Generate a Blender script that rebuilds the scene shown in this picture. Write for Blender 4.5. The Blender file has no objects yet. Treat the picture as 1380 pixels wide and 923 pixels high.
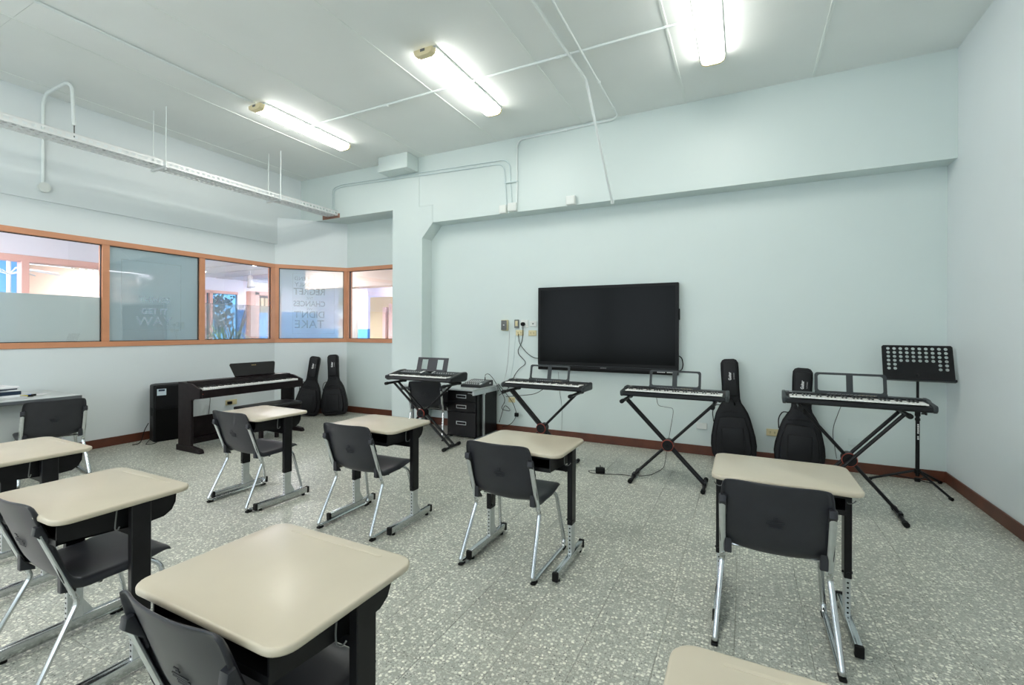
import bpy, bmesh, math, random
from mathutils import Vector, Matrix

S = bpy.context.scene
C = S.collection
PI = math.pi

# ------------------------------------------------------------------ camera
cam_d = bpy.data.cameras.new('camera')
cam = bpy.data.objects.new('camera', cam_d); C.objects.link(cam)
yaw, pitch, roll = math.radians(26.5943), math.radians(-0.0309), math.radians(0.2294)
fwd = Vector((-math.sin(yaw)*math.cos(pitch), math.cos(yaw)*math.cos(pitch), -math.sin(pitch)))
rgt = Vector((math.cos(yaw), math.sin(yaw), 0)); upv = rgt.cross(fwd)
rr = rgt*math.cos(roll) + upv*math.sin(roll); uu = -rgt*math.sin(roll) + upv*math.cos(roll)
M = Matrix((rr, uu, -fwd)).transposed().to_4x4(); M.translation = Vector((0, 0, 1.4))
cam.matrix_world = M
cam_d.sensor_fit = 'HORIZONTAL'; cam_d.sensor_width = 36.0
cam_d.lens = 624.2/1380*36
cam_d.shift_y = -16.9/1380
cam_d.clip_start = 0.02
S.camera = cam

# ------------------------------------------------------------------ world, exposure
w = bpy.data.worlds.new('world'); S.world = w; w.use_nodes = True
bg = w.node_tree.nodes['Background']
bg.inputs[0].default_value = (0.80, 0.91, 1.0, 1); bg.inputs[1].default_value = 2.3
S.view_settings.view_transform = 'Standard'; S.view_settings.look = 'None'
S.view_settings.exposure = 0.60; S.view_settings.gamma = 1.0; S.view_settings.use_curve_mapping = False
S.cycles.use_denoising = True
S.cycles.max_bounces = 8; S.cycles.diffuse_bounces = 5
S.cycles.caustics_reflective = False; S.cycles.caustics_refractive = False
S.cycles.sample_clamp_indirect = 8.0
LAMP_E = 16.0      # the tubes behind the fixtures' diffusers

# ------------------------------------------------------------------ materials
MAT = {}
def mat(name, col, rough=0.5, metal=0.0, spec=0.5, coat=0.0, emit=None, es=0.0, noise=0.0, nscale=8.0, bump=0.0, bscale=200.0):
    m = bpy.data.materials.new(name); m.use_nodes = True; nt = m.node_tree
    b = nt.nodes['Principled BSDF']
    b.inputs['Base Color'].default_value = (*col, 1); b.inputs['Roughness'].default_value = rough
    b.inputs['Metallic'].default_value = metal; b.inputs['Specular IOR Level'].default_value = spec
    b.inputs['Coat Weight'].default_value = coat
    if emit: b.inputs['Emission Color'].default_value = (*emit, 1); b.inputs['Emission Strength'].default_value = es
    if noise or bump:
        tc = nt.nodes.new('ShaderNodeTexCoord')
    if noise:
        n = nt.nodes.new('ShaderNodeTexNoise'); n.inputs['Scale'].default_value = nscale; n.inputs['Detail'].default_value = 5
        nt.links.new(tc.outputs['Object'], n.inputs['Vector'])
        r = nt.nodes.new('ShaderNodeMapRange'); r.inputs[1].default_value = 0.3; r.inputs[2].default_value = 0.7
        r.inputs[3].default_value = 1-noise; r.inputs[4].default_value = 1+noise
        nt.links.new(n.outputs['Fac'], r.inputs['Value'])
        mx = nt.nodes.new('ShaderNodeVectorMath'); mx.operation = 'SCALE'; mx.inputs[0].default_value = col
        nt.links.new(r.outputs[0], mx.inputs['Scale']); nt.links.new(mx.outputs[0], b.inputs['Base Color'])
    if bump:
        n = nt.nodes.new('ShaderNodeTexNoise'); n.inputs['Scale'].default_value = bscale
        nt.links.new(tc.outputs['Object'], n.inputs['Vector'])
        bp = nt.nodes.new('ShaderNodeBump'); bp.inputs['Strength'].default_value = bump; bp.inputs['Distance'].default_value = 0.002
        nt.links.new(n.outputs['Fac'], bp.inputs['Height']); nt.links.new(bp.outputs[0], b.inputs['Normal'])
    MAT[name] = m
    return m

mat('wall', (0.625, 0.705, 0.69), 0.45, noise=0.012, nscale=1.5, bump=0.05, bscale=60)
mat('wall_side', (0.70, 0.75, 0.765), 0.45, noise=0.012, nscale=1.5, bump=0.05, bscale=60)
mat('ceiling', (0.80, 0.83, 0.81), 0.75, noise=0.015, nscale=2, bump=0.08, bscale=90)
mat('batten', (0.78, 0.82, 0.79), 0.5)
mat('base_wood', (0.105, 0.030, 0.014), 0.42, noise=0.25, nscale=6)
mat('frame_wood', (0.60, 0.27, 0.145), 0.35, noise=0.06, nscale=5)
mat('gasket', (0.02, 0.02, 0.02), 0.6)
mat('desk_top', (0.50, 0.445, 0.345), 0.28, noise=0.03, nscale=5)
mat('black_steel', (0.008, 0.008, 0.009), 0.34, spec=0.22, noise=0.2, nscale=20)
mat('chair_plastic', (0.026, 0.027, 0.032), 0.36, spec=0.32, noise=0.12, nscale=9, bump=0.12, bscale=400)
mat('chrome', (0.55, 0.57, 0.58), 0.18, metal=1.0, noise=0.05, nscale=30)
mat('zinc', (0.60, 0.63, 0.64), 0.32, metal=0.9, noise=0.06, nscale=40)
mat('rubber', (0.006, 0.006, 0.006), 0.6, spec=0.2)
mat('kb_body', (0.014, 0.015, 0.017), 0.38, spec=0.25, bump=0.1, bscale=500)
mat('kb_grey', (0.033, 0.039, 0.042), 0.42, spec=0.3, bump=0.1, bscale=500)
mat('kb_panel', (0.035, 0.036, 0.042), 0.45)
mat('white_key', (0.88, 0.88, 0.85), 0.25)
mat('black_key', (0.01, 0.01, 0.01), 0.3)
mat('gold_print', (0.62, 0.45, 0.16), 0.4)
mat('white_print', (0.75, 0.75, 0.75), 0.5)
mat('grey_print', (0.12, 0.12, 0.12), 0.6)
mat('red_ring', (0.42, 0.06, 0.03), 0.4)
mat('piano_wood', (0.011, 0.007, 0.008), 0.38, spec=0.2, noise=0.35, nscale=14)
mat('rest_panel', (0.022, 0.021, 0.021), 0.55, spec=0.2)
mat('leatherette', (0.012, 0.011, 0.012), 0.4, spec=0.3, bump=0.2, bscale=300)
mat('bag_fabric', (0.005, 0.005, 0.0065), 0.5, spec=0.3, bump=0.5, bscale=60)
mat('bag_trim', (0.004, 0.004, 0.005), 0.5, spec=0.25)
mat('speaker_box', (0.007, 0.007, 0.008), 0.5, spec=0.2, bump=0.3, bscale=300)
mat('speaker_grille', (0.003, 0.003, 0.003), 0.7, spec=0.12, bump=0.6, bscale=500)
mat('tv_frame', (0.006, 0.006, 0.006), 0.35, spec=0.15)
mat('tv_screen', (0.0035, 0.004, 0.004), 0.15, spec=0.09)
mat('white_paint', (0.74, 0.76, 0.75), 0.45)
mat('conduit', (0.74, 0.79, 0.78), 0.4)
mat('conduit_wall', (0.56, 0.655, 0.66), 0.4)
mat('tray_steel', (0.70, 0.72, 0.72), 0.4, metal=0.2)
mat('lamp_end', (0.72, 0.62, 0.38), 0.5)
mat('diffuser', (0.9, 0.9, 0.88), 0.4, emit=(1.0, 0.98, 0.92), es=LAMP_E)
mat('ivory', (0.66, 0.58, 0.34), 0.45)
mat('white_plastic', (0.72, 0.75, 0.72), 0.4)
mat('grey_lid', (0.12, 0.125, 0.12), 0.35)
mat('grey_laminate', (0.47, 0.50, 0.50), 0.3, noise=0.03)
mat('table_edge', (0.10, 0.11, 0.12), 0.4)
mat('panel_grey', (0.50, 0.53, 0.52), 0.5)
mat('cabinet_black', (0.006, 0.006, 0.007), 0.3, spec=0.25)
mat('paper', (0.75, 0.76, 0.78), 0.7)
mat('paper_grey', (0.55, 0.55, 0.56), 0.7)
mat('navy', (0.012, 0.025, 0.055), 0.5)
mat('blue_cap', (0.02, 0.12, 0.6), 0.4)
mat('yellow', (0.7, 0.6, 0.05), 0.4)
mat('mixer_top', (0.09, 0.095, 0.10), 0.4)
mat('mixer_dark', (0.02, 0.02, 0.022), 0.4)
mat('label_sheet', (0.55, 0.65, 0.72), 0.5)
mat('hall_white', (0.78, 0.77, 0.82), 0.6)
mat('hall_lav', (0.62, 0.60, 0.76), 0.6)
mat('hall_blue', (0.05, 0.20, 0.50), 0.5)
mat('hall_light_blue', (0.14, 0.42, 0.85), 0.5)
mat('hall_peach', (0.80, 0.62, 0.50), 0.6)
mat('hall_pink', (0.70, 0.40, 0.33), 0.5)
mat('hall_door', (0.72, 0.50, 0.46), 0.5)
mat('hall_tan', (0.62, 0.50, 0.30), 0.6)
mat('hall_brown', (0.25, 0.13, 0.09), 0.6)
mat('hall_slat', (0.66, 0.64, 0.63), 0.6)
mat('hall_floor', (0.35, 0.36, 0.34), 0.5)
mat('leaf', (0.05, 0.16, 0.06), 0.6, noise=0.4, nscale=4)
mat('bark', (0.14, 0.11, 0.09), 0.8)
mat('outdoor_ground', (0.30, 0.32, 0.30), 0.9)
mat('downlight', (1, 1, 1), 0.5, emit=(1, 0.98, 0.95), es=14)
mat('hall_fill', (1, 1, 1), 0.5, emit=(1, 0.96, 1.0), es=70)  # glow of the added fill panels in the hall
mat('curtain_white', (0.7, 0.72, 0.72), 0.7)

def terrazzo():
    m = bpy.data.materials.new('terrazzo'); m.use_nodes = True; nt = m.node_tree; L = nt.links.new
    b = nt.nodes['Principled BSDF']
    g = nt.nodes.new('ShaderNodeNewGeometry')
    oi = nt.nodes.new('ShaderNodeObjectInfo')
    off = nt.nodes.new('ShaderNodeVectorMath'); off.operation = 'SCALE'
    sw = nt.nodes.new('ShaderNodeCombineXYZ'); L(oi.outputs['Random'], sw.inputs[0]); L(oi.outputs['Random'], sw.inputs[1])
    L(sw.outputs[0], off.inputs[0]); off.inputs['Scale'].default_value = 37.0
    ad = nt.nodes.new('ShaderNodeVectorMath'); L(g.outputs['Position'], ad.inputs[0]); L(off.outputs[0], ad.inputs[1])
    nz = nt.nodes.new('ShaderNodeTexNoise'); nz.inputs['Scale'].default_value = 60; L(ad.outputs[0], nz.inputs['Vector'])
    dm = nt.nodes.new('ShaderNodeVectorMath'); dm.operation = 'MULTIPLY_ADD'
    L(nz.outputs['Color'], dm.inputs[0]); dm.inputs[1].default_value = (0.012,)*3; L(ad.outputs[0], dm.inputs[2])
    def chips(scale, lo, hi, keep, colA, colB):
        v = nt.nodes.new('ShaderNodeTexVoronoi'); v.voronoi_dimensions = '2D'; v.inputs['Scale'].default_value = scale
        L(dm.outputs[0], v.inputs['Vector'])
        mr = nt.nodes.new('ShaderNodeMapRange'); mr.inputs[1].default_value = hi; mr.inputs[2].default_value = lo
        L(v.outputs['Distance'], mr.inputs['Value'])
        sp = nt.nodes.new('ShaderNodeSeparateColor'); L(v.outputs['Color'], sp.inputs[0])
        ck = nt.nodes.new('ShaderNodeMath'); ck.operation = 'LESS_THAN'; L(sp.outputs[0], ck.inputs[0]); ck.inputs[1].default_value = keep
        mk = nt.nodes.new('ShaderNodeMath'); mk.operation = 'MULTIPLY'; L(mr.outputs[0], mk.inputs[0]); L(ck.outputs[0], mk.inputs[1])
        cr = nt.nodes.new('ShaderNodeMix'); cr.data_type = 'RGBA'; L(sp.outputs[1], cr.inputs[0])
        cr.inputs[6].default_value = (*colA, 1); cr.inputs[7].default_value = (*colB, 1)
        return mk.outputs[0], cr.outputs[2]
    big = nt.nodes.new('ShaderNodeTexNoise'); big.inputs['Scale'].default_value = 1.3; big.inputs['Detail'].default_value = 4
    L(g.outputs['Position'], big.inputs['Vector'])
    base = nt.nodes.new('ShaderNodeMix'); base.data_type = 'RGBA'; L(big.outputs['Fac'], base.inputs[0])
    base.inputs[6].default_value = (0.28, 0.295, 0.255, 1); base.inputs[7].default_value = (0.39, 0.39, 0.34, 1)
    cur = base.outputs[2]
    for args in ((120, 0.34, 0.46, 0.55, (0.36, 0.38, 0.34), (0.60, 0.60, 0.52)),
                 (58, 0.34, 0.42, 0.50, (0.42, 0.44, 0.38), (0.86, 0.85, 0.74)),
                 (85, 0.18, 0.26, 0.12, (0.03, 0.04, 0.04), (0.12, 0.10, 0.09))):
        f, c = chips(*args)
        mx = nt.nodes.new('ShaderNodeMix'); mx.data_type = 'RGBA'
        L(f, mx.inputs[0]); L(cur, mx.inputs[6]); L(c, mx.inputs[7]); cur = mx.outputs[2]
    tv = nt.nodes.new('ShaderNodeMapRange'); tv.inputs[3].default_value = 0.94; tv.inputs[4].default_value = 1.05
    L(oi.outputs['Random'], tv.inputs['Value'])
    fin = nt.nodes.new('ShaderNodeVectorMath'); fin.operation = 'SCALE'; L(cur, fin.inputs[0]); L(tv.outputs[0], fin.inputs['Scale'])
    L(fin.outputs[0], b.inputs['Base Color'])
    b.inputs['Roughness'].default_value = 0.33; b.inputs['Specular IOR Level'].default_value = 0.45
    MAT['terrazzo'] = m
terrazzo()
mat('grout', (0.30, 0.29, 0.23), 0.8)

def glassy(name, tint, rough, film=0.0, filmcol=(0.5, 0.6, 0.62)):
    """clear pane: transparent with a Fresnel reflection; film > 0 makes a tinted vinyl that hides part of what lies behind"""
    m = bpy.data.materials.new(name); m.use_nodes = True; nt = m.node_tree; L = nt.links.new
    nt.nodes.remove(nt.nodes['Principled BSDF']); out = nt.nodes['Material Output']
    tr = nt.nodes.new('ShaderNodeBsdfTransparent'); tr.inputs[0].default_value = (*tint, 1)
    cur = tr.outputs[0]
    if film:
        d = nt.nodes.new('ShaderNodeBsdfDiffuse'); d.inputs[0].default_value = (*filmcol, 1)
        mx = nt.nodes.new('ShaderNodeMixShader'); mx.inputs[0].default_value = film
        L(cur, mx.inputs[1]); L(d.outputs[0], mx.inputs[2]); cur = mx.outputs[0]
    else:
        gl = nt.nodes.new('ShaderNodeBsdfGlossy'); gl.inputs['Roughness'].default_value = rough
        lw = nt.nodes.new('ShaderNodeLayerWeight'); lw.inputs[0].default_value = 0.5
        pw = nt.nodes.new('ShaderNodeMath'); pw.operation = 'POWER'; L(lw.outputs['Facing'], pw.inputs[0]); pw.inputs[1].default_value = 3.0
        fr = nt.nodes.new('ShaderNodeMath'); fr.operation = 'MULTIPLY_ADD'; L(pw.outputs[0], fr.inputs[0]); fr.inputs[1].default_value = 0.8; fr.inputs[2].default_value = 0.13
        mx = nt.nodes.new('ShaderNodeMixShader'); L(fr.outputs[0], mx.inputs[0]); L(cur, mx.inputs[1]); L(gl.outputs[0], mx.inputs[2])
        cur = mx.outputs[0]
    L(cur, out.inputs[0]); MAT[name] = m
glassy('glass', (0.97, 0.98, 1.0), 0.0)
glassy('film_opaque', (1, 1, 1), 0, 0.985, (0.62, 0.71, 0.70))
glassy('film_blue', (1, 1, 1), 0, 0.985, (0.44, 0.56, 0.60))
glassy('film_half', (1, 1, 1), 0, 0.45, (0.34, 0.46, 0.50))
glassy('film_grey', (1, 1, 1), 0, 0.74, (0.55, 0.68, 0.73))
glassy('film_text', (1, 1, 1), 0, 0.24, (0.38, 0.50, 0.46))
glassy('tinted', (0.10, 0.30, 0.52), 0.0)
glassy('film_text_blue', (1, 1, 1), 0, 0.30, (0.60, 0.74, 0.88))

# ------------------------------------------------------------------ mesh helpers
def nb(): return bmesh.new()
def _merge(bm, t, mtx=None):
    if mtx is not None: bmesh.ops.transform(t, matrix=mtx, verts=t.verts)
    me = bpy.data.meshes.new('t'); t.to_mesh(me); t.free(); bm.from_mesh(me); bpy.data.meshes.remove(me)
def box(bm, x0, x1, y0, y1, z0, z1, bev=0.0, seg=2, mtx=None):
    t = bmesh.new(); bmesh.ops.create_cube(t, size=1)
    bmesh.ops.transform(t, matrix=Matrix.Translation(((x0+x1)/2, (y0+y1)/2, (z0+z1)/2)) @ Matrix.Diagonal((abs(x1-x0), abs(y1-y0), abs(z1-z0), 1)), verts=t.verts)
    if bev: bmesh.ops.bevel(t, geom=t.edges[:], offset=bev, segments=seg, affect='EDGES', profile=0.5)
    _merge(bm, t, mtx); return bm
def prism(bm, pts, a, b, axis='z', bev=0.0, seg=2, mtx=None):
    """extrude a closed 2D outline from a to b along axis. axis z: (x,y); y: (x,z); x: (y,z)"""
    f = {'z': lambda p, h: (p[0], p[1], h), 'y': lambda p, h: (p[0], h, p[1]), 'x': lambda p, h: (h, p[0], p[1])}[axis]
    t = bmesh.new(); lo = [t.verts.new(f(p, a)) for p in pts]; hi = [t.verts.new(f(p, b)) for p in pts]
    n = len(pts); caps = [t.faces.new(lo[::-1]), t.faces.new(hi)]
    for i in range(n): t.faces.new((lo[i], lo[(i+1) % n], hi[(i+1) % n], hi[i]))
    bmesh.ops.recalc_face_normals(t, faces=t.faces)
    if bev:
        es = [e for c in caps for e in c.edges]
        bmesh.ops.bevel(t, geom=list(set(es)), offset=bev, segments=seg, affect='EDGES', profile=0.5)
    _merge(bm, t, mtx); return bm
def cyl(bm, p0, p1, r, r2=None, n=14, cap=True):
    p0, p1 = Vector(p0), Vector(p1); d = p1-p0
    t = bmesh.new(); bmesh.ops.create_cone(t, cap_ends=cap, segments=n, radius1=r, radius2=r if r2 is None else r2, depth=d.length)
    _merge(bm, t, Matrix.Translation((p0+p1)/2) @ d.to_track_quat('Z', 'Y').to_matrix().to_4x4()); return bm
def sph(bm, c, r, n=10, sc=(1, 1, 1)):
    t = bmesh.new(); bmesh.ops.create_uvsphere(t, u_segments=n, v_segments=n//2+1, radius=r)
    _merge(bm, t, Matrix.Translation(c) @ Matrix.Diagonal((*sc, 1))); return bm
def fillet(path, r, k=4):
    P = [Vector(p) for p in path]; out = [P[0]]
    for i in range(1, len(P)-1):
        a, b, c = P[i-1], P[i], P[i+1]; u = (a-b); v = (c-b)
        rr_ = min(r, u.length*0.45, v.length*0.45); u.normalize(); v.normalize()
        s, e = b+u*rr_, b+v*rr_
        for j in range(k+1):
            q = j/k; out.append(s*(1-q)**2 + b*2*q*(1-q) + e*q*q)
    out.append(P[-1]); return out
def tube(bm, path, r, n=8, fil=0.0, ry=None, up=(0, 0, 1), k=4, cap=True):
    """tube along a path; ry gives the half size along the second direction (oval section)"""
    P = fillet(path, fil, k) if fil else [Vector(p) for p in path]
    ry = ry or r; rings = []; up = Vector(up); side = None
    for i, p in enumerate(P):
        d = (P[min(i+1, len(P)-1)]-P[max(i-1, 0)]).normalized()
        if side is None:
            side = d.cross(up)
            if side.length < 1e-3: side = d.cross(Vector((1, 0, 0)))
        side = (side - d*side.dot(d)).normalized(); w2 = side.cross(d).normalized()
        rings.append([bm.verts.new(p + side*r*math.cos(2*PI*j/n) + w2*ry*math.sin(2*PI*j/n)) for j in range(n)])
    for a, b in zip(rings, rings[1:]):
        for j in range(n): bm.faces.new((a[j], a[(j+1) % n], b[(j+1) % n], b[j]))
    if cap: bm.faces.new(rings[0][::-1]); bm.faces.new(rings[-1])
    return bm
def rrect(x0, x1, y0, y1, r, k=5):
    out = []
    for cx, cy, a0 in ((x1-r, y1-r, 0), (x0+r, y1-r, 90), (x0+r, y0+r, 180), (x1-r, y0+r, 270)):
        for j in range(k+1):
            a = math.radians(a0+90*j/k); out.append((cx+r*math.cos(a), cy+r*math.sin(a)))
    return out
def obj(name, bm, m, parent=None, smooth=True, ang=35, **props):
    bmesh.ops.recalc_face_normals(bm, faces=bm.faces)
    me = bpy.data.meshes.new(name); bm.to_mesh(me); bm.free()
    me.materials.append(MAT[m])
    if smooth:
        me.shade_smooth()
        me.set_sharp_from_angle(angle=math.radians(ang))
    o = bpy.data.objects.new(name, me); C.objects.link(o)
    if parent is not None: o.parent = parent
    for k_, v_ in props.items(): o[k_] = v_
    return o
def thing(name, label, cat, loc=(0, 0, 0), rz=0.0, group=None):
    o = bpy.data.objects.new(name, None); C.objects.link(o); o.empty_display_size = 0.1
    o.location = loc; o.rotation_euler = (0, 0, rz); o['label'] = label; o['category'] = cat
    if group: o['group'] = group
    return o
def tag(o, label, cat, group=None):
    o['label'] = label; o['category'] = cat
    if group: o['group'] = group
    return o
def struct(name, bm, m, parent=None, **kw):
    o = obj(name, bm, m, parent, **kw)
    if parent is None: o['kind'] = 'structure'
    return o
def dup(root, loc, rz, label):
    r = root.copy(); C.objects.link(r); r.location = loc; r.rotation_euler = (0, 0, rz); r['label'] = label
    for ch in list(root.children):
        c = ch.copy(); C.objects.link(c); c.parent = r
        for g in ch.children:
            d = g.copy(); C.objects.link(d); d.parent = c
    return r
def text_obj(name, body, size, m, parent, mtx, mirror=False, depth=0.0006, bold=0.0, align='CENTER', xs=1.0):
    cu = bpy.data.curves.new('txt', 'FONT'); cu.body = body; cu.size = size; cu.align_x = align; cu.align_y = 'CENTER'
    cu.extrude = depth; cu.offset = bold; cu.resolution_u = 3
    t = bpy.data.objects.new('txt', cu); C.objects.link(t)
    bpy.context.view_layer.update()
    me = bpy.data.meshes.new_from_object(t.evaluated_get(bpy.context.evaluated_depsgraph_get()))
    bpy.data.objects.remove(t); bpy.data.curves.remove(cu)
    if mirror or xs != 1.0:
        me.transform(Matrix.Diagonal(((-1 if mirror else 1)*xs, 1, 1, 1)))
        if mirror: me.flip_normals()
    me.transform(mtx); me.materials.clear(); me.materials.append(MAT[m]); me.name = name
    o = bpy.data.objects.new(name, me); C.objects.link(o)
    if parent is not None: o.parent = parent
    return o
def marks(name, m, parent, mtx, n_, w_, h_, gap=-1):
    b = nb(); x = -n_*w_/2
    for i in range(n_):
        if i == gap: x += w_; continue
        box(b, x+w_*0.12, x+w_*0.88, -h_/2, h_/2*(1 if i % 2 else 0.8), 0, 0.0008, mtx=mtx); x += w_
    return obj(name, b, m, parent, smooth=False)
def frame_mtx(o, xdir, ydir):
    x = Vector(xdir).normalized(); y = Vector(ydir).normalized(); z = x.cross(y)
    m = Matrix((x, y, z)).transposed().to_4x4(); m.translation = Vector(o); return m

# ------------------------------------------------------------------ room numbers
XR, XL, XW = 1.689, -6.738, -6.76      # right wall, upper left wall, window wall
YU, YL, YR = 5.43, 5.66, 5.815        # upper back wall face, lower back wall, recess wall
ZC, ZB, ZS = 3.917, 2.942, 3.20       # ceiling, beam underside, recess underside
YB = -3.6                             # rear wall behind the camera
DA, DB = Vector((XW, 4.96, 0)), Vector((-6.065, YR, 0))
ddir = (DB-DA).normalized(); dlen = (DB-DA).length; dn = Vector((ddir.y, -ddir.x, 0))   # towards the room

# ------------------------------------------------------------------ floor
b = nb(); box(b, -7.2, XR+0.2, YB-0.2, 6.1, -0.06, -0.004)
floor = struct('floor', b, 'grout', smooth=False)
ts = 0.3; x0t, y0t = -0.0333, 0.985
def in_view(x, y):
    v = Vector((x, y, -1.4)); z = v.dot(fwd)
    if z < 0.2: return False
    u = 690+624.2*v.dot(rr)/z; q = 444.6-624.2*v.dot(uu)/z
    return -60 < u < 1440 and q < 1010
cells = []
for i in range(-24, 7):
    for j in range(-16, 18):
        x, y = x0t+i*ts, y0t+j*ts
        if x+ts < -7.0 or x > XR or y+ts < YB or y > YR+0.05: continue
        cells.append((x, y, in_view(x+ts/2, y+ts/2), math.hypot(x+ts/2, y+ts/2)))
vis = sorted([c for c in cells if c[2]], key=lambda c: c[3])
near = vis[:300]; rest = vis[300:] + [c for c in cells if not c[2]]
tb = nb(); g_ = 0.0008
prism(tb, [(g_, g_), (ts-g_, g_), (ts-g_, ts-g_), (g_, ts-g_)], -0.010, 0.0, 'z', bev=0.0006, seg=1)
proto = obj('tile', tb, 'terrazzo', floor, smooth=False)
rnd = random.Random(3)
for k, (x, y, _, _) in enumerate(near):
    o = proto if k == 0 else proto.copy()
    if k: C.objects.link(o); o.parent = floor
    o.location = (x, y, -rnd.random()*0.0003)
b = nb()
for x, y, _, _ in rest:
    prism(b, [(x+g_, y+g_), (x+ts-g_, y+g_), (x+ts-g_, y+ts-g_), (x+g_, y+ts-g_)], -0.010, 0.0)
obj('far_tiles', b, 'terrazzo', floor, smooth=False, kind='stuff')

# ------------------------------------------------------------------ ceiling: boards with cover battens
b = nb(); box(b, -7.2, XR+0.2, YB-0.2, 6.1, ZC+0.014, ZC+0.12)
ceiling = struct('ceiling', b, 'ceiling', smooth=False)
xs = [XL-0.05] + [0.603-1.185*k for k in range(6, -1, -1)] + [XR+0.05]
xs[1] = -6.507
ys = [YB-0.1, -0.90, 1.54, 3.98, YU+0.02]
for i in range(len(xs)-1):
    for j in range(len(ys)-1):
        b = nb(); box(b, xs[i]+0.002, xs[i+1]-0.002, ys[j]+0.001, ys[j+1]-0.001, ZC, ZC+0.013)
        obj('ceiling_panel', b, 'ceiling', ceiling, smooth=False)
for i in range(1, len(xs)-1):
    b = nb(); box(b, xs[i]-0.011, xs[i]+0.011, YB, YU, ZC-0.005, ZC+0.002, bev=0.0015, seg=1)
    obj('cover_strip', b, 'batten', ceiling, smooth=False)

# ------------------------------------------------------------------ walls
b = nb()   # lower back wall with the pillar, haunch and upper beam in front of it
box(b, -4.72, XR+0.3, YL, YL+0.3, -0.02, ZC+0.05)
wall_back = struct('wall_back', b, 'wall', smooth=False)
b = nb()
prism(b, [(-6.95, ZC+0.02), (-6.95, ZS), (-4.735, ZS), (-4.735, 0.0), (-4.185, 0.0), (-4.185, 2.735), (-3.995, ZB), (XR+0.1, ZB), (XR+0.1, ZC+0.02)], YU, YL+0.02, 'y')
wall_beam = struct('wall_back_beam', b, 'wall', smooth=False)
b = nb(); box(b, -6.95, -4.6, YL+0.005, 6.1, ZS, ZC+0.02)
struct('wall_back_upper', b, 'wall', smooth=False)
# surface line of an old panel joint on the upper back wall
b = nb(); box(b, -4.243, -4.237, YU-0.006, YU+0.004, ZS, ZC); box(b, -4.243, -3.997, YU-0.006, YU+0.004, ZS-0.006, ZS)
box(b, -4.003, -3.997, YU-0.006, YU+0.004, ZB, ZS)
struct('trim_1', b, 'wall', smooth=False)
b = nb(); box(b, XR, XR+0.2, YB-0.2, YL+0.3, -0.02, ZC+0.05); struct('wall_right', b, 'wall_side', smooth=False)

WT, WB = 2.451, 1.185     # outer top and bottom of the window band
def wall_seg(name, p, d, L, z0, z1, th, m='wall_side'):
    n = Vector((d.y, -d.x, 0))
    b = nb(); q = [p, p+d*L, p+d*L-n*th, p-n*th]
    prism(b, [(v.x, v.y) for v in q], z0, z1)
    return struct(name, b, m, smooth=False)
LW = 4.96-YB
P0 = Vector((XW, YB, 0)); DY = Vector((0, 1, 0)); DX = Vector((1, 0, 0))
wall_seg('wall_left', P0, DY, LW+0.02, -0.02, WB, 0.12)
wall_seg('wall_left_upper', P0, DY, LW+0.02, WT, 2.772, 0.12)
b = nb(); box(b, XL-0.25, XL, YB-0.2, 6.0, 2.772, ZC+0.03); struct('wall_left_beam', b, 'wall_side', smooth=False)
wall_seg('wall_diagonal', DA, ddir, dlen, -0.02, WB, 0.12)
wall_seg('wall_diagonal_upper', DA, ddir, dlen, WT, ZS, 0.12)
PR = Vector((DB.x, YR, 0)); LR = -4.72-DB.x
wall_seg('wall_recess', PR, DX, LR, -0.02, WB, 0.12, 'wall')
wall_seg('wall_recess_upper', PR, DX, LR, WT, ZS+0.02, 0.12, 'wall')
b = nb(); prism(b, [(-6.9, 4.96), (-6.065, YR), (-6.065, 5.95), (-6.9, 5.95)], ZS-0.004, ZS+0.02)
struct('wall_corner_cap', b, 'wall', smooth=False)
# unseen rear wall; window openings added and enlarged to let in daylight
b = nb()
box(b, -7.0, XR+0.2, YB-0.2, YB, -0.02, 0.7); box(b, -7.0, XR+0.2, YB-0.2, YB, 3.2, ZC+0.05)
for xa, xb in ((-7.0, -6.2), (-4.1, -3.9), (-1.9, -1.7), (0.4, XR+0.2)): box(b, xa, xb, YB-0.2, YB, 0.7, 3.2)
struct('wall_rear', b, 'wall', smooth=False)

# baseboards
def skirting(name, p, d, L, ext=0.0):
    n = Vector((d.y, -d.x, 0)); b = nb()
    def P(s, o): v = p+d*s+n*o; return (v.x, v.y)
    prism(b, [P(-ext, 0.001), P(L+ext, 0.001), P(L+ext, 0.016), P(-ext, 0.016)], 0, 0.103, bev=0.004, seg=1)
    struct(name, b, 'base_wood', smooth=False)
skirting('baseboard_left', P0, DY, LW, 0); skirting('baseboard_diagonal', DA, ddir, dlen)
skirting('baseboard_recess', PR, DX, LR); skirting('baseboard_pillar', Vector((-4.735, YU, 0)), DX, 0.55)
skirting('baseboard_back', Vector((-4.185, YL, 0)), DX, XR+4.185)
skirting('baseboard_right', Vector((XR, YL, 0)), Vector((0, -1, 0)), YL-YB)

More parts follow.
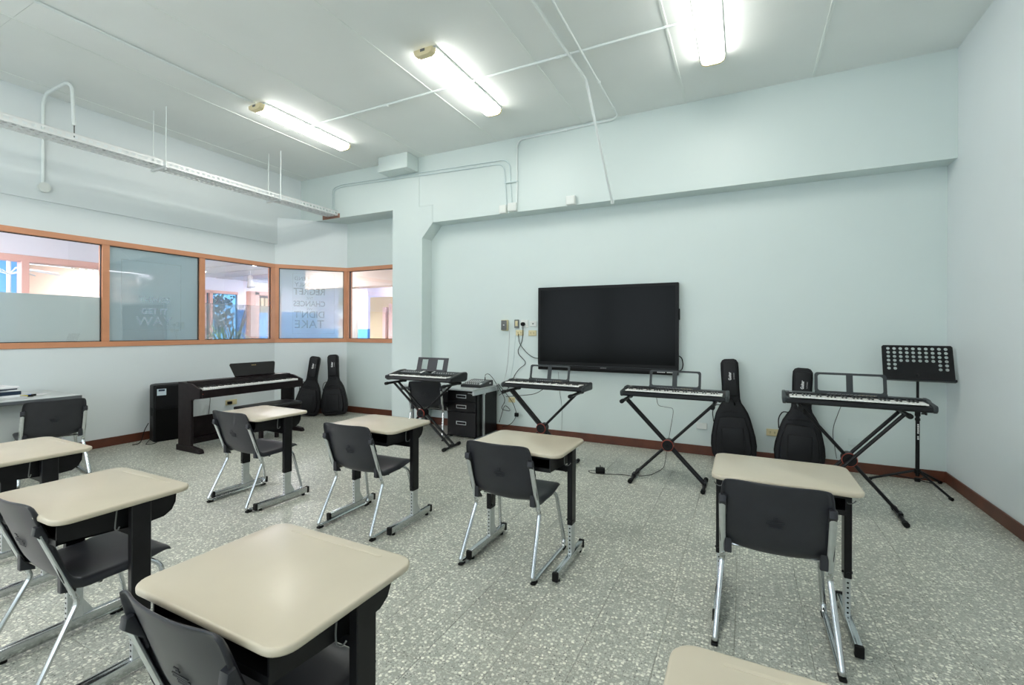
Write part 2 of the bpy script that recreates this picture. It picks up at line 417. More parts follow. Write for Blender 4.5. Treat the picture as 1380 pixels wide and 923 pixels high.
# ------------------------------------------------------------------ windows
FW = 0.062
wcount = [0]
def window(p, d, s0, s1, endl, endr):
    """one pane of the band between stations s0, s1; endl / endr are the widths of its stiles"""
    wcount[0] += 1
    n = Vector((d.y, -d.x, 0))
    def P(s, o): v = p+d*s+n*o; return (v.x, v.y)
    def bar(b, a, c, z0, z1, o0=-0.075, o1=0.014): prism(b, [P(a, o0), P(c, o0), P(c, o1), P(a, o1)], z0, z1, bev=0.003, seg=1)
    b = nb(); bar(b, s0, s1, WB, WB+FW); bar(b, s0, s1, WT-FW, WT)
    bar(b, s0, s0+endl, WB+FW, WT-FW); bar(b, s1-endr, s1, WB+FW, WT-FW)
    fr = struct('window_%d' % wcount[0], b, 'frame_wood', smooth=False)
    a, c = s0+endl, s1-endr; z0, z1 = WB+FW, WT-FW
    b = nb(); g = 0.008
    for q in ((a, a+g, z0, z1), (c-g, c, z0, z1), (a, c, z0, z0+g), (a, c, z1-g, z1)):
        prism(b, [P(q[0], -0.03), P(q[1], -0.03), P(q[1], -0.012), P(q[0], -0.012)], q[2], q[3])
    obj('gasket', b, 'gasket', fr, smooth=False)
    b = nb(); vs = [b.verts.new((*P(s, -0.022), z)) for s, z in ((a, z0), (c, z0), (c, z1), (a, z1))]; b.faces.new(vs)
    obj('pane', b, 'glass', fr, smooth=False)
    return fr, P, a, c, z0, z1
def film(fr, P, a, c, z0, z1, m):
    b = nb(); vs = [b.verts.new((*P(s, -0.026), z)) for s, z in ((a, z0), (c, z0), (c, z1), (a, z1))]; b.faces.new(vs)
    return obj('window_film', b, m, fr, smooth=False)
def st(y): return y-YB
w0 = window(P0, DY, st(0.4), st(1.70), 0.035, 0.035)
film(*w0[:4], w0[4], 1.77, 'film_opaque')
w1 = window(P0, DY, st(1.70), st(2.7475), 0.035, 0.035)
film(*w1[:4], w1[4], 1.77, 'film_opaque')
w2 = window(P0, DY, st(2.7475), st(3.8385), 0.035, 0.035)
film(*w2[:4], w2[4], w2[5], 'film_blue')
w3 = window(P0, DY, st(3.8385), st(4.96), 0.035, 0.066)
film(*w3[:4], w3[4], 1.77, 'film_half')
w4 = window(DA, ddir, 0.0, dlen, 0.06, 0.055)
film(w4[0], w4[1], w4[2], w4[3], w4[4], w4[5], 'film_grey')
w5 = window(PR, DX, 0.0, LR, 0.045, 0.05)
# lettering on the diagonal pane (stuck on to be read from the hall, so mirrored here)
def letters(win, rows, m, mirror, sc, o=-0.0215):
    fr, P, a, c, z0, z1 = win
    for body, size, z, bold, xsq in rows:
        s = sc
        org = (*P(s, o), z); pa, pb = P(0, o), P(1, o)
        text_obj('lettering', body, size, m, fr, frame_mtx(org, (pb[0]-pa[0], pb[1]-pa[1], 0), (0, 0, 1)), mirror=mirror, bold=bold, depth=0.0003, xs=xsq)
letters(w4, [('IN THE END', 0.085, 2.235, 0, 1.0), ('WE ONLY', 0.10, 2.135, 0, 1.0), ('REGRET', 0.155, 2.02, 0.003, 0.88),
             ('THE', 0.06, 1.915, 0, 1.0), ('CHANCES', 0.125, 1.82, 0.003, 0.86), ('WE', 0.06, 1.735, 0, 1.0),
             ("DIDN'T", 0.155, 1.64, 0.002, 0.92), ('TAKE', 0.19, 1.48, 0.001, 0.98)], 'film_text', True, 0.515)
letters(w2, [('THINGS', 0.10, 1.77, 0.001, 1.0), ('GET IT', 0.10, 1.62, 0.004, 1.0), ('WAY', 0.16, 1.49, 0.0, 1.1)], 'film_text_blue', False, st(3.27))
for win, s_in0, s_in1, za, zb, mm in ((w4, 0.20, 0.84, 1.33, 2.32, 'film_text'), (w2, 0.13, 0.80, 1.38, 2.25, 'film_text_blue')):
    fr, P, a, c, z0, z1 = win; L0 = a; b = nb(); e = 0.004
    for q in ((s_in0, s_in0+e, za, zb), (s_in1-e, s_in1, za, zb), (s_in0, s_in1, za, za+e), (s_in0, s_in1, zb-e, zb)):
        vs = [b.verts.new((*P(L0+s, -0.0213), z)) for s, z in ((q[0], q[2]), (q[1], q[2]), (q[1], q[3]), (q[0], q[3]))]; b.faces.new(vs)
    obj('border_line', b, mm, fr, smooth=False)

# ------------------------------------------------------------------ ceiling lights
def fixture(x, y0, y1, label, grp='tube lights on the ceiling', cond=False):
    t = thing('ceiling_light', label, 'light', (x, (y0+y1)/2, ZC), 0, grp)
    h = (y1-y0)/2
    prof = [(-0.096, -0.025), (-0.099, -0.038), (-0.088, -0.068), (-0.055, -0.084), (0.055, -0.084), (0.088, -0.068), (0.099, -0.038), (0.096, -0.025)]
    b = nb(); box(b, -0.104, 0.104, -h+0.06, h-0.02, -0.025, 0.0, bev=0.004, seg=1); obj('base_pan', b, 'white_paint', t)
    b = nb(); prism(b, prof, -h+0.07, h-0.03, 'y', bev=0.004, seg=1); obj('diffuser', b, 'diffuser', t)
    b = nb(); pr2 = [(x_*1.04, z_*1.03 if z_ < -0.02 else 0.0) for x_, z_ in prof]
    prism(b, pr2, -h, -h+0.07, 'y', bev=0.01, seg=2); obj('end_cap', b, 'lamp_end', t)
    b = nb(); prism(b, pr2, h-0.03, h, 'y', bev=0.01, seg=2); obj('end_cap', b, 'lamp_end', t)
    b = nb(); box(b, -0.025, 0.025, -h-0.002, -h+0.004, -0.055, -0.03, bev=0.002, seg=1); obj('rating_label', b, 'grey_print', t)
    return t
fixture(-4.86, 3.30, 4.62, 'lit tube light nearest the left wall, above the cable tray side')
fixture(-2.55, 3.30, 4.62, 'lit tube light in the middle of the ceiling, between the other two')
fixture(-0.262, 3.30, 4.62, 'lit tube light cut by the top edge, nearest the right wall')
for x in (-4.86, -2.55, -0.262):
    for y in (0.40, -1.8):
        t = fixture(x, y-0.66, y+0.66, 'lit tube light on the ceiling behind the camera', 'tube lights behind the camera')
exec_after = []

# ------------------------------------------------------------------ conduits, boxes, tray
def conduit(label, path, r, m='conduit', fil=0.1, clips=(), grp=None):
    b = nb(); tube(b, path, r, 8, fil, k=5); o = obj('conduit', b, m); tag(o, label, 'conduit', grp)
    for c in clips:
        k = nb(); cyl(k, c[0], c[1], r*1.5, n=8); obj('coupling', k, m, o)
    return o
conduit('white conduit crossing the ceiling boards between the tube lights', [(-4.76, 3.98, ZC-0.0125), (-0.36, 3.98, ZC-0.0125)], 0.012, fil=0,
        clips=[((-3.6, 3.98, ZC-0.016), (-3.55, 3.98, ZC-0.016)), ((-1.55, 3.98, ZC-0.016), (-1.5, 3.98, ZC-0.016))])
conduit('long white conduit on the ceiling running to the left tube light', [(-4.86, -2.0, ZC-0.013), (-4.86, 3.32, ZC-0.013)], 0.011, fil=0)
conduit('conduit with two bends, from the wall junction box along the ceiling edge', [(-2.647, YU-0.014, 3.03), (-2.647, YU-0.014, ZC-0.045), (-1.40, YU-0.014, ZC-0.03), (-1.312, YU-0.10, ZC-0.036), (-1.295, 3.0, ZC-0.036), (-1.29, -2, ZC-0.036)], 0.011, 'conduit', 0.10,
        clips=[((-2.0, YU-0.014, ZC-0.038), (-1.97, YU-0.014, ZC-0.038)), ((-1.303, 4.5, ZC-0.036), (-1.303, 4.53, ZC-0.036)), ((-1.308, 5.1, ZC-0.036), (-1.308, 5.13, ZC-0.036))])
conduit('conduit that leaves the ceiling and slants down to the beam edge above the screen', [(-1.42, -2, ZC-0.040), (-1.425, 3.6, ZC-0.040), (-1.40, 4.40, ZC-0.042), (-1.392, YU-0.015, 2.90)], 0.014, 'conduit', 0.06,
        clips=[((-1.3925, YU-0.02, 2.935), (-1.392, YU-0.015, 2.895))])
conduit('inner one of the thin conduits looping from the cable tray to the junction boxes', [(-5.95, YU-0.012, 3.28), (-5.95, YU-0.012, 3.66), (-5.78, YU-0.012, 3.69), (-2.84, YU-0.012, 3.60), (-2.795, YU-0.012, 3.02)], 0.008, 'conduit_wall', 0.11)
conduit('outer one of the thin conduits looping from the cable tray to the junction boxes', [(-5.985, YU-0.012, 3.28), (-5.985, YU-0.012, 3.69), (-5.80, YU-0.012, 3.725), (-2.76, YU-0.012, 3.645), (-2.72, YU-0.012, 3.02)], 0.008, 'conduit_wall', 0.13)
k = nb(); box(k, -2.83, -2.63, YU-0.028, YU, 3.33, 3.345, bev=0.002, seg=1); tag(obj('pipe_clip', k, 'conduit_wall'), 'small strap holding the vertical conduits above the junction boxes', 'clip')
def jbox(x, z, wd, label):
    b = nb(); box(b, x-wd/2, x+wd/2, YU-0.065, YU+0.0, z-0.05, z+0.055, bev=0.005)
    o = obj('junction_box', b, 'white_plastic'); tag(o, label, 'junction box')
    b = nb(); box(b, x-wd/2+0.012, x+wd/2-0.012, YU-0.068, YU-0.064, z-0.038, z+0.043, bev=0.002, seg=1); obj('lid', b, 'white_plastic', o)
    return o
jbox(-2.835, 2.985, 0.10, 'left one of two adjoining white junction boxes on the beam')
jbox(-2.70, 3.0, 0.12, 'right one of two adjoining white junction boxes on the beam')
jbox(-1.90, 2.99, 0.115, 'single small white junction box on the beam above the screen')
b = nb(); box(b, -4.80, -4.26, 5.18, YU, 3.70, ZC, bev=0.004, seg=1); o = obj('duct_box', b, 'wall', smooth=False); tag(o, 'boxy pale duct cover under the ceiling on the back wall', 'duct')
b = nb(); box(b, -4.74, -4.34, 5.22, 5.40, 3.697, 3.702); obj('vent_slot', b, 'wall', o, smooth=False)

# conduit on the left wall with round box, arching over the ceiling to the tray
conduit('white conduit arching from the left wall over the ceiling to the cable tray', [(XL+0.014, 2.185, 2.95), (XL+0.014, 2.183, ZC-0.10), (XL+0.10, 2.181, ZC-0.02), (-6.17, 2.18, ZC-0.016), (-6.10, 2.195, ZC-0.06), (-6.06, 2.20, 3.45)], 0.016, 'conduit', 0.07)
b = nb(); cyl(b, (-6.06, 2.20, 3.46), (-6.055, 2.20, 3.33), 0.005, n=6); tag(obj('cable_pigtail', b, 'grey_lid'), 'short grey cable dropping from the arched conduit into the tray', 'cable')
b = nb(); cyl(b, (XL, 2.19, 2.91), (XL+0.045, 2.19, 2.91), 0.052, n=20); o = obj('round_box', b, 'white_plastic'); tag(o, 'round white junction box on the left wall below the conduit', 'junction box')
b = nb(); cyl(b, (XL+0.045, 2.19, 2.91), (XL+0.05, 2.19, 2.91), 0.044, n=20); cyl(b, (XL+0.045, 2.16, 2.93), (XL+0.053, 2.16, 2.93), 0.004, n=6); obj('lid', b, 'white_plastic', o)

t = thing('cable_tray', 'long perforated white cable tray hung along the left wall', 'cable tray', (-5.985, 3.4, 3.24))
y0_, y1_ = -5.2, 2.38
def perf_sheet(b, x, ya, yb, za, zb, step, hw, hh, th=0.0015, flat=False):
    """strip with slots: real openings. vertical side (plane x) or, when flat, the bottom (za..zb are then x limits, x is z)"""
    nst = int((yb-ya)/step)
    def V(y, z): return (x, y, z) if not flat else (z, y, x)
    def q(a, c, lo, hi):
        vs = [b.verts.new(V(*p)) for p in ((a, lo), (c, lo), (c, hi), (a, hi))]; b.faces.new(vs)
    zm = (za+zb)/2
    q(ya, yb, za, zm-hh); q(ya, yb, zm+hh, zb)
    for i in range(nst): q(ya+i*step, ya+(i+1)*step-hw, zm-hh, zm+hh)
for name, xx in (('side_rail', 0.115), ('side_rail', -0.115)):
    b = nb(); perf_sheet(b, xx, y0_, y1_, 0.0, 0.07, 0.06, 0.032, 0.012)
    s_ = 1 if xx > 0 else -1
    box(b, xx-0.012 if s_ > 0 else xx, xx if s_ > 0 else xx+0.012, y0_, y1_, 0.068, 0.072)
    obj(name, b, 'tray_steel', t, smooth=False)
b = nb()
for k_ in range(3): perf_sheet(b, 0.0, y0_, y1_, -0.115+k_*0.0767, -0.115+(k_+1)*0.0767, 0.06, 0.03, 0.014, flat=True)
obj('tray_floor', b, 'tray_steel', t, smooth=False)
b = nb(); tube(b, [(0.02, y0_, 0.012), (0.03, 0, 0.012), (0.01, y1_, 0.012)], 0.008, 6); tube(b, [(-0.04, y0_, 0.01), (-0.05, 0, 0.01), (-0.03, y1_, 0.012)], 0.007, 6)
obj('cable_bundle', b, 'paper_grey', t)
for yy in (-3.4+1.5, -0.47, 0.98):
    b = nb(); box(b, -0.16, 0.16, yy-0.016, yy+0.016, -0.022, -0.001, bev=0.002, seg=1); obj('hanger_bar', b, 'tray_steel', t)
    for xx in (-0.13, 0.13):
        b = nb(); cyl(b, (xx, yy, -0.035), (xx, yy, ZC-3.24), 0.0055, n=8); cyl(b, (xx, yy, -0.03), (xx, yy, -0.02), 0.011, n=6); obj('hanger_rod', b, 'conduit', t)
# torn opening where the tray passes over the corner wall
b = nb(); box(b, -6.22, -5.83, YU-0.004, YU+0.01, ZS+0.002, ZS+0.075, bev=0.003, seg=1); o = obj('wall_opening', b, 'hall_brown'); tag(o, 'rough dark brown opening in the wall at the end of the cable tray', 'hole')

# ------------------------------------------------------------------ student desks
DT = 0.71
def make_desk(label):
    t = thing('student_desk', label, 'desk', (0, 0, 0), 0, 'student desks')
    b = nb(); prism(b, rrect(-0.305, 0.305, -0.235, 0.235, 0.055, 6), DT-0.022, DT, bev=0.008, seg=3)
    top = obj('desk_top', b, 'desk_top', t, ang=60)
    b = nb(); prism(b, rrect(-0.20, 0.20, 0.190, 0.202, 0.0055, 3), DT-0.0005, DT+0.0009, bev=0.0008, seg=1); obj('pencil_ledge', b, 'desk_top', top)
    b = nb()   # open-fronted book box hanging under the top
    o_ = [(-0.205, DT-0.108), (0.10, DT-0.128), (0.150, DT-0.124), (0.180, DT-0.105), (0.195, DT-0.075), (0.200, DT-0.022)]
    i_ = [(0.194, DT-0.022), (0.189, DT-0.074), (0.175, DT-0.101), (0.147, DT-0.118), (0.10, DT-0.122), (-0.205, DT-0.102)]
    prism(b, o_+i_, -0.238, 0.238, 'x')
    side = [(-0.205, DT-0.022)] + o_
    for s_ in (-1, 1): prism(b, side, s_*0.232, s_*0.238, 'x')
    box(b, -0.238, 0.238, -0.207, -0.201, DT-0.110, DT-0.088); box(b, -0.238, 0.238, -0.207, -0.201, DT-0.036, DT-0.022)
    obj('book_box', b, 'black_steel', t)
    for s in (-1, 1):
        b = nb(); box(b, s*0.262, s*0.293, 0.005, 0.075, 0.235, DT-0.022, bev=0.003, seg=1)
        cyl(b, (s*0.262-s*0.008, 0.02, 0.262), (s*0.293+s*0.004, 0.02, 0.262), 0.006, n=8)
        cyl(b, (s*0.278, 0.0, 0.262), (s*0.278, 0.008, 0.262), 0.007, n=8)
        up = obj('leg_column', b, 'black_steel', t)
        b = nb()
        box(b, s*0.266, s*0.289, 0.010, 0.070, 0.055, 0.24, bev=0.002, seg=1)
        prism(b, [(0.070, 0.06), (0.115, 0.06), (0.070, 0.14)], s*0.275, s*0.280, 'x')
        lo = obj('leg_post', b, 'zinc', t)
        b = nb()
        for k_ in range(7):
            z = 0.215-k_*0.0235; cyl(b, (s*0.2775, 0.0092, z), (s*0.2775, 0.0115, z), 0.0048, n=8)
        obj('adjust_holes', b, 'rubber', lo, kind='stuff')
        b = nb(); box(b, s*0.264, s*0.294, -0.222, 0.222, 0.018, 0.062, bev=0.004, seg=2)
        ft = obj('foot_beam', b, 'chrome', t)
        for e in (-1, 1):
            b = nb(); box(b, s*0.262, s*0.296, e*0.220, e*0.240, 0.014, 0.064, bev=0.003, seg=1); obj('end_cap', b, 'rubber', ft)
            b = nb(); cyl(b, (s*0.279, e*0.19, 0.0), (s*0.279, e*0.19, 0.02), 0.013, n=10); obj('leveler', b, 'rubber', ft)
    b = nb(); box(b, -0.265, 0.265, 0.028, 0.052, 0.545, 0.583, bev=0.003, seg=1); cyl(b, (-0.06, 0.04, 0.564), (-0.02, 0.04, 0.564), 0.022, n=10); obj('crossbar', b, 'black_steel', t)
    for s in (-1, 1):
        b = nb(); tube(b, [(s*0.258, -0.03, DT-0.03), (s*0.258, -0.035, DT-0.085), (s*0.266, -0.04, DT-0.108), (s*0.288, -0.04, DT-0.104), (s*0.300, -0.04, DT-0.088)], 0.0025, 6, 0.02, k=3); obj('bag_hook', b, 'grey_lid', t)
    return t
desks = [((0.165, 2.655), 'beige-topped desk at the right, in front of the two guitar bags'),
         ((-1.205, 2.625), 'beige-topped desk in the middle of the room, below the wall screen'),
         ((-2.42, 2.655), 'student desk with its chair beside the front-left keyboard stand, second from left in back row'),
         ((-3.61, 2.53), 'student desk in front of the digital piano bench'),
         ((-1.185, 0.89), 'large nearest beige desk at the bottom left of the picture'),
         ((-2.49, 0.975), 'beige desk at the left edge, just behind the nearest desk'),
         ((-3.69, 1.10), 'beige desk at the far left, in front of the grey teacher table'),
         ((0.165, 0.86), 'beige desk corner cut by the bottom edge of the picture')]
d0 = make_desk(desks[0][1])
for k, ((x, y), lab) in enumerate(desks):
    if k == 0: d0.location = (x, y, 0)
    else: dup(d0, (x, y, 0), math.radians([0, 0, 1, -1.5, 0, 0.5, 0, 0][k]), lab)

# ------------------------------------------------------------------ student chairs
def shell_mesh():
    # centre-line profile (y, z) from the top of the back, down and forward to the seat front
    prof = [(0.006, 0.752), (0.012, 0.732), (0.027, 0.690), (0.049, 0.625), (0.071, 0.560), (0.094, 0.490), (0.120, 0.435), (0.155, 0.402),
            (0.200, 0.392), (0.260, 0.395), (0.330, 0.408), (0.395, 0.424), (0.445, 0.430), (0.476, 0.422), (0.486, 0.404)]
    wd = [0.188, 0.200, 0.206, 0.210, 0.214, 0.215, 0.213, 0.210, 0.208, 0.210, 0.214, 0.216, 0.216, 0.214, 0.210]
    lip = [0.008, 0.018, 0.024, 0.026, 0.028, 0.030, 0.036, 0.040, 0.036, 0.030, 0.028, 0.028, 0.024, 0.014, 0.006]
    nx = 12; bm = bmesh.new(); rows = []
    for i, ((y, z), w_) in enumerate(zip(prof, wd)):
        a, c = prof[max(i-1, 0)], prof[min(i+1, len(prof)-1)]
        ty, tz = c[0]-a[0], c[1]-a[1]; l = math.hypot(ty, tz); ny, nz = -tz/l, ty/l     # points to the sitter / up
        row = []; us = [-1.0] + [-1+2*j/nx for j in range(nx+1)] + [1.0]
        for j, u in enumerate(us):
            cup = (0.030 if i < 6 else (0.022 if i < 10 else 0.004))*abs(u)**2.4
            if i == 0: cup *= 0.7
            dip = -0.006*(1-u*u) if 7 <= i <= 11 else 0
            dz = -0.012*abs(u)**8 if i == 0 else 0
            x = u*w_
            if j == 0 or j == len(us)-1:
                cup -= lip[i]; x += (0.005 if u > 0 else -0.005)
            row.append(bm.verts.new((x, y+ny*(cup+dip), z+nz*(cup+dip)+dz)))
        rows.append(row)
    for a, c in zip(rows, rows[1:]):
        for j in range(len(rows[0])-1): bm.faces.new((a[j], a[j+1], c[j+1], c[j]))
    return bm
def make_chair(label, cat='chair', grp='student chairs pushed in at the desks'):
    t = thing('student_chair', label, cat, (0, 0, 0), 0, grp)
    sh = obj('seat_shell', shell_mesh(), 'chair_plastic', t, ang=180)
    md = sh.modifiers.new('solid', 'SOLIDIFY'); md.thickness = 0.008; md.offset = 0
    md = sh.modifiers.new('sub', 'SUBSURF'); md.levels = 1; md.render_levels = 1
    for s in (-1, 1):
        # moulded sleeve on the back edge that holds the upright
        b = nb(); prism(b, [(0.034, 0.668), (0.052, 0.672), (0.090, 0.575), (0.082, 0.565), (0.070, 0.600), (0.030, 0.640)], s*0.190, s*0.221, 'x', bev=0.004, seg=2)
        obj('frame_sleeve', b, 'chair_plastic', t)
        b = nb(); prism(b, [(0.112, 0.452), (0.128, 0.42), (0.16, 0.385), (0.16, 0.372), (0.112, 0.385)], s*0.170, s*0.200, 'x', bev=0.003, seg=1); obj('corner_gusset', b, 'chair_plastic', t)
        b = nb()
        tube(b, [(s*0.208, 0.048, 0.635), (s*0.209, 0.150, 0.356)], 0.008, 10, ry=0.014, up=(1, 0, 0))
        obj('upright', b, 'zinc', t)
        b = nb()
        tube(b, [(s*0.209, 0.143, 0.375), (s*0.211, 0.160, 0.338), (s*0.234, 0.008, 0.030), (s*0.236, 0.035, 0.018), (s*0.236, 0.49, 0.018), (s*0.233, 0.515, 0.05), (s*0.206, 0.445, 0.36), (s*0.18, 0.40, 0.392), (s*0.12, 0.36, 0.386)], 0.0095, 10, 0.045, ry=0.0125, up=(1, 0, 0), k=4)
        lg = obj('sled_leg', b, 'chrome', t)
        for yy in (0.030, 0.495):
            b = nb(); box(b, s*0.236-0.014, s*0.236+0.014, yy-0.022, yy+0.022, 0.0, 0.014, bev=0.003, seg=1); obj('foot_glide', b, 'rubber', lg)
    b = nb(); tube(b, [(-0.20, 0.235, 0.378), (0.20, 0.235, 0.378)], 0.008, 8); tube(b, [(-0.16, 0.395, 0.388), (0.16, 0.395, 0.388)], 0.009, 8)
    obj('seat_rail', b, 'chrome', t)
    # moulded marks on the back
    b = nb()
    for k_, (zz, hw) in enumerate(((0.600, 0.010), (0.590, 0.008), (0.575, 0.034), (0.566, 0.036), (0.557, 0.024), (0.548, 0.026))):
        yb_ = 0.066-(zz-0.56)*0.37-0.0052
        box(b, -hw, hw, yb_+0.0014, yb_+0.004, zz-0.0022, zz+0.0012)
    obj('moulded_marks', b, 'chair_plastic', t)
    return t
chairs = [((0.123, 2.235), 0, 'dark grey chair at the right-hand desk, in front of the guitar bags'),
          ((-1.268, 2.315), 0, 'dark grey chair at the middle desk below the wall screen'),
          ((-2.435, 2.30), 2, 'dark grey chair at the desk near the leftmost keyboard stand'),
          ((-3.62, 2.235), 1, 'dark grey chair at the desk in front of the piano bench'),
          ((-1.195, 0.575), 0, 'nearest dark grey chair, cut by the bottom edge at the lower left'),
          ((-2.53, 0.70), 0, 'dark grey chair tucked under the desk at the left edge'),]
c0 = make_chair(chairs[0][2])
for k, ((x, y), rz, lab) in enumerate(chairs):
    if k == 0: c0.location = (x, y, 0)
    else: dup(c0, (x, y, 0), math.radians(rz), lab)
c = dup(c0, (-5.55, 1.90, 0), math.radians(80), 'dark grey chair pulled up to the grey teacher table at the far left'); c['group'] = 'chairs at the tables'
c = dup(c0, (-3.60, 4.72, 0), math.radians(22), 'dark grey chair behind the leftmost keyboard, at the small table with the mixer'); c['group'] = 'chairs at the tables'

# ------------------------------------------------------------------ keyboards
def keys(b_w, b_b, n_white, x0, kw, yf, yb, z):
    for i in range(n_white):
        box(b_w, x0+i*kw+0.0006, x0+(i+1)*kw-0.0006, yf, yb, z-0.012, z, bev=0.0012, seg=1)
    pat = [1, 1, 0, 1, 1, 1, 0]
    for i in range(n_white-1):
        if pat[i % 7]: box(b_b, x0+(i+1)*kw-0.0055, x0+(i+1)*kw+0.0055, yf+(yb-yf)*0.45, yb, z-0.002, z+0.010, bev=0.0015, seg=1)
def make_keyboard(label, name='portable_keyboard'):
    t = thing(name, label, 'keyboard', (0, 0, 0), 0, 'portable keyboards on stands')
    b = nb(); prism(b, [(-0.135, 0.004), (-0.150, 0.020), (-0.150, 0.046), (-0.140, 0.054), (0.01, 0.060), (0.03, 0.088), (0.125, 0.092), (0.150, 0.078), (0.150, 0.015), (0.135, 0.0)], -0.445, 0.445, 'x', bev=0.003, seg=1)
    obj('body', b, 'kb_body', t)
    for s in (-1, 1):
        b = nb(); prism(b, [(-0.135, 0.0), (-0.154, 0.020), (-0.154, 0.056), (-0.140, 0.068), (0.0, 0.080), (0.03, 0.094), (0.125, 0.096), (0.153, 0.080), (0.153, 0.015), (0.135, -0.002)], s*0.442, s*0.472, 'x', bev=0.010, seg=3)
        obj('end_cheek', b, 'kb_grey', t)
    bw, bb = nb(), nb(); keys(bw, bb, 36, -0.422, 0.844/36, -0.146, 0.005, 0.076)
    obj('white_keys', bw, 'white_key', t, smooth=False, kind='stuff'); obj('black_keys', bb, 'black_key', t, smooth=False, kind='stuff')
    b = nb(); box(b, -0.43, 0.43, 0.030, 0.120, 0.0905, 0.0935, bev=0.001, seg=1); pn = obj('control_panel', b, 'kb_grey', t)
    b = nb()
    for i in range(26): box(b, -0.16+i*0.0125, -0.153+i*0.0125, 0.040+0.02*(i % 2), 0.046+0.02*(i % 2), 0.0935, 0.0955)
    box(b, -0.42, -0.40, 0.05, 0.07, 0.0935, 0.0955)
    obj('buttons', b, 'white_print', pn, smooth=False, kind='stuff')
    b = nb(); box(b, 0.055, 0.15, 0.060, 0.078, 0.0934, 0.0942); obj('gold_lettering', b, 'gold_print', pn, smooth=False)
    # open wire-style music rest
    b = nb(); mt = frame_mtx((-0.005, 0.095, 0.095), (1, 0, 0), (0, 0.22, 1))
    outer = rrect(-0.235, 0.235, 0.0, 0.165, 0.022, 4); inner_pts = [(x*0.905, 0.016+y*0.80) for x, y in outer]
    t2 = bmesh.new()
    vo = [[t2.verts.new((x, y, z)) for x, y in outer] for z in (0, 0.008)]; vi = [[t2.verts.new((x, y, z)) for x, y in inner_pts] for z in (0, 0.008)]
    n = len(outer)
    for i in range(n):
        j = (i+1) % n
        t2.faces.new((vo[0][i], vo[0][j], vi[0][j], vi[0][i])); t2.faces.new((vo[1][i], vo[1][j], vi[1][j], vi[1][i]))
        t2.faces.new((vo[0][i], vo[0][j], vo[1][j], vo[1][i])); t2.faces.new((vi[0][i], vi[0][j], vi[1][j], vi[1][i]))
    box(t2, -0.022, 0.022, 0.005, 0.16, 0.001, 0.007); box(t2, -0.235, 0.235, -0.008, 0.012, 0, 0.026, bev=0.003, seg=1)
    bmesh.ops.transform(t2, matrix=mt, verts=t2.verts); b.free()
    obj('music_rest', t2, 'kb_grey', t)
    b = nb()
    for s in (-1, 1):
        for yy in (-0.11, 0.11): cyl(b, (s*0.40, yy, -0.004), (s*0.40, yy, 0.004), 0.012, n=10)
    obj('rubber_feet', b, 'rubber', t)
    return t
KH = 0.775
k0 = make_keyboard('black 61-key keyboard on a stand at the middle right, its rest overlapping the screen corner')
for ch in k0.children:
    if ch.name.split('.')[0] == 'music_rest': ch.data.transform(Matrix.Translation((0, 0, -0.017))); continue
    ch.data.transform(Matrix.Diagonal((1, 1, 0.82, 1)))
    for g in ch.children: g.data.transform(Matrix.Diagonal((1, 1, 0.82, 1)))
k0.location = (-0.588, 4.58, KH)
dup(k0, (-1.905, 4.63, KH), math.radians(-1.0), 'black 61-key keyboard on a stand below the left corner of the wall screen')
dup(k0, (0.755, 4.40, 0.825), math.radians(-2.5), 'rightmost black keyboard on a stand, in front of a guitar bag')

# arranger keyboard with the bulky rounded right cheek
t = thing('arranger_keyboard', 'larger black keyboard with solid windowed music rest, leftmost of the four on stands', 'keyboard', (-3.54, 4.68, 0.775), math.radians(0.5), 'portable keyboards on stands')
b = nb(); prism(b, [(-0.17, 0.004), (-0.19, 0.02), (-0.185, 0.045), (-0.04, 0.052), (-0.02, 0.074), (0.10, 0.098), (0.17, 0.100), (0.19, 0.085), (0.18, 0.01), (0.15, -0.002)], -0.44, 0.44, 'x', bev=0.004, seg=1); obj('body', b, 'kb_body', t)
for s in (-1, 1):
    b = nb(); prism(b, [(-0.16, -0.004), (-0.195, 0.02), (-0.19, 0.055), (-0.05, 0.082), (0.08, 0.106), (0.17, 0.108), (0.195, 0.09), (0.185, 0.01), (0.15, -0.005)], s*0.435, s*0.495, 'x', bev=0.018, seg=3); obj('end_cheek', b, 'kb_body', t)
bw, bb = nb(), nb(); keys(bw, bb, 36, -0.425, 0.85/36, -0.184, -0.045, 0.066)
obj('white_keys', bw, 'white_key', t, smooth=False, kind='stuff'); obj('black_keys', bb, 'black_key', t, smooth=False, kind='stuff')
pm = frame_mtx((0, -0.01, 0.079), (1, 0, 0), (0, 0.12, 0.025))
b = nb(); box(b, -0.42, 0.42, 0.0, 0.115, 0.0, 0.003, mtx=pm); pn = obj('control_panel', b, 'kb_grey', t)
b = nb()
for i in range(20): box(b, -0.39+i*0.016, -0.381+i*0.016, 0.02+0.03*(i % 2), 0.028+0.03*(i % 2), 0.003, 0.006, mtx=pm)
for i in range(16): box(b, 0.12+i*0.017, 0.13+i*0.017, 0.02+0.03*(i % 2), 0.028+0.03*(i % 2), 0.003, 0.006, mtx=pm)
obj('buttons', b, 'paper_grey', pn, smooth=False, kind='stuff')
b = nb(); box(b, -0.06, 0.06, 0.02, 0.09, 0.003, 0.007, mtx=pm); obj('display', b, 'tv_screen', pn, smooth=False)
b = nb(); box(b, -0.10, -0.07, 0.01, 0.10, 0.003, 0.006, mtx=pm); box(b, 0.07, 0.085, 0.03, 0.10, 0.003, 0.006, mtx=pm); obj('panel_trim', b, 'white_print', pn, smooth=False)
mm = frame_mtx((-0.01, 0.13, 0.10), (1, 0, 0), (0, 0.28, 1)); b = nb()
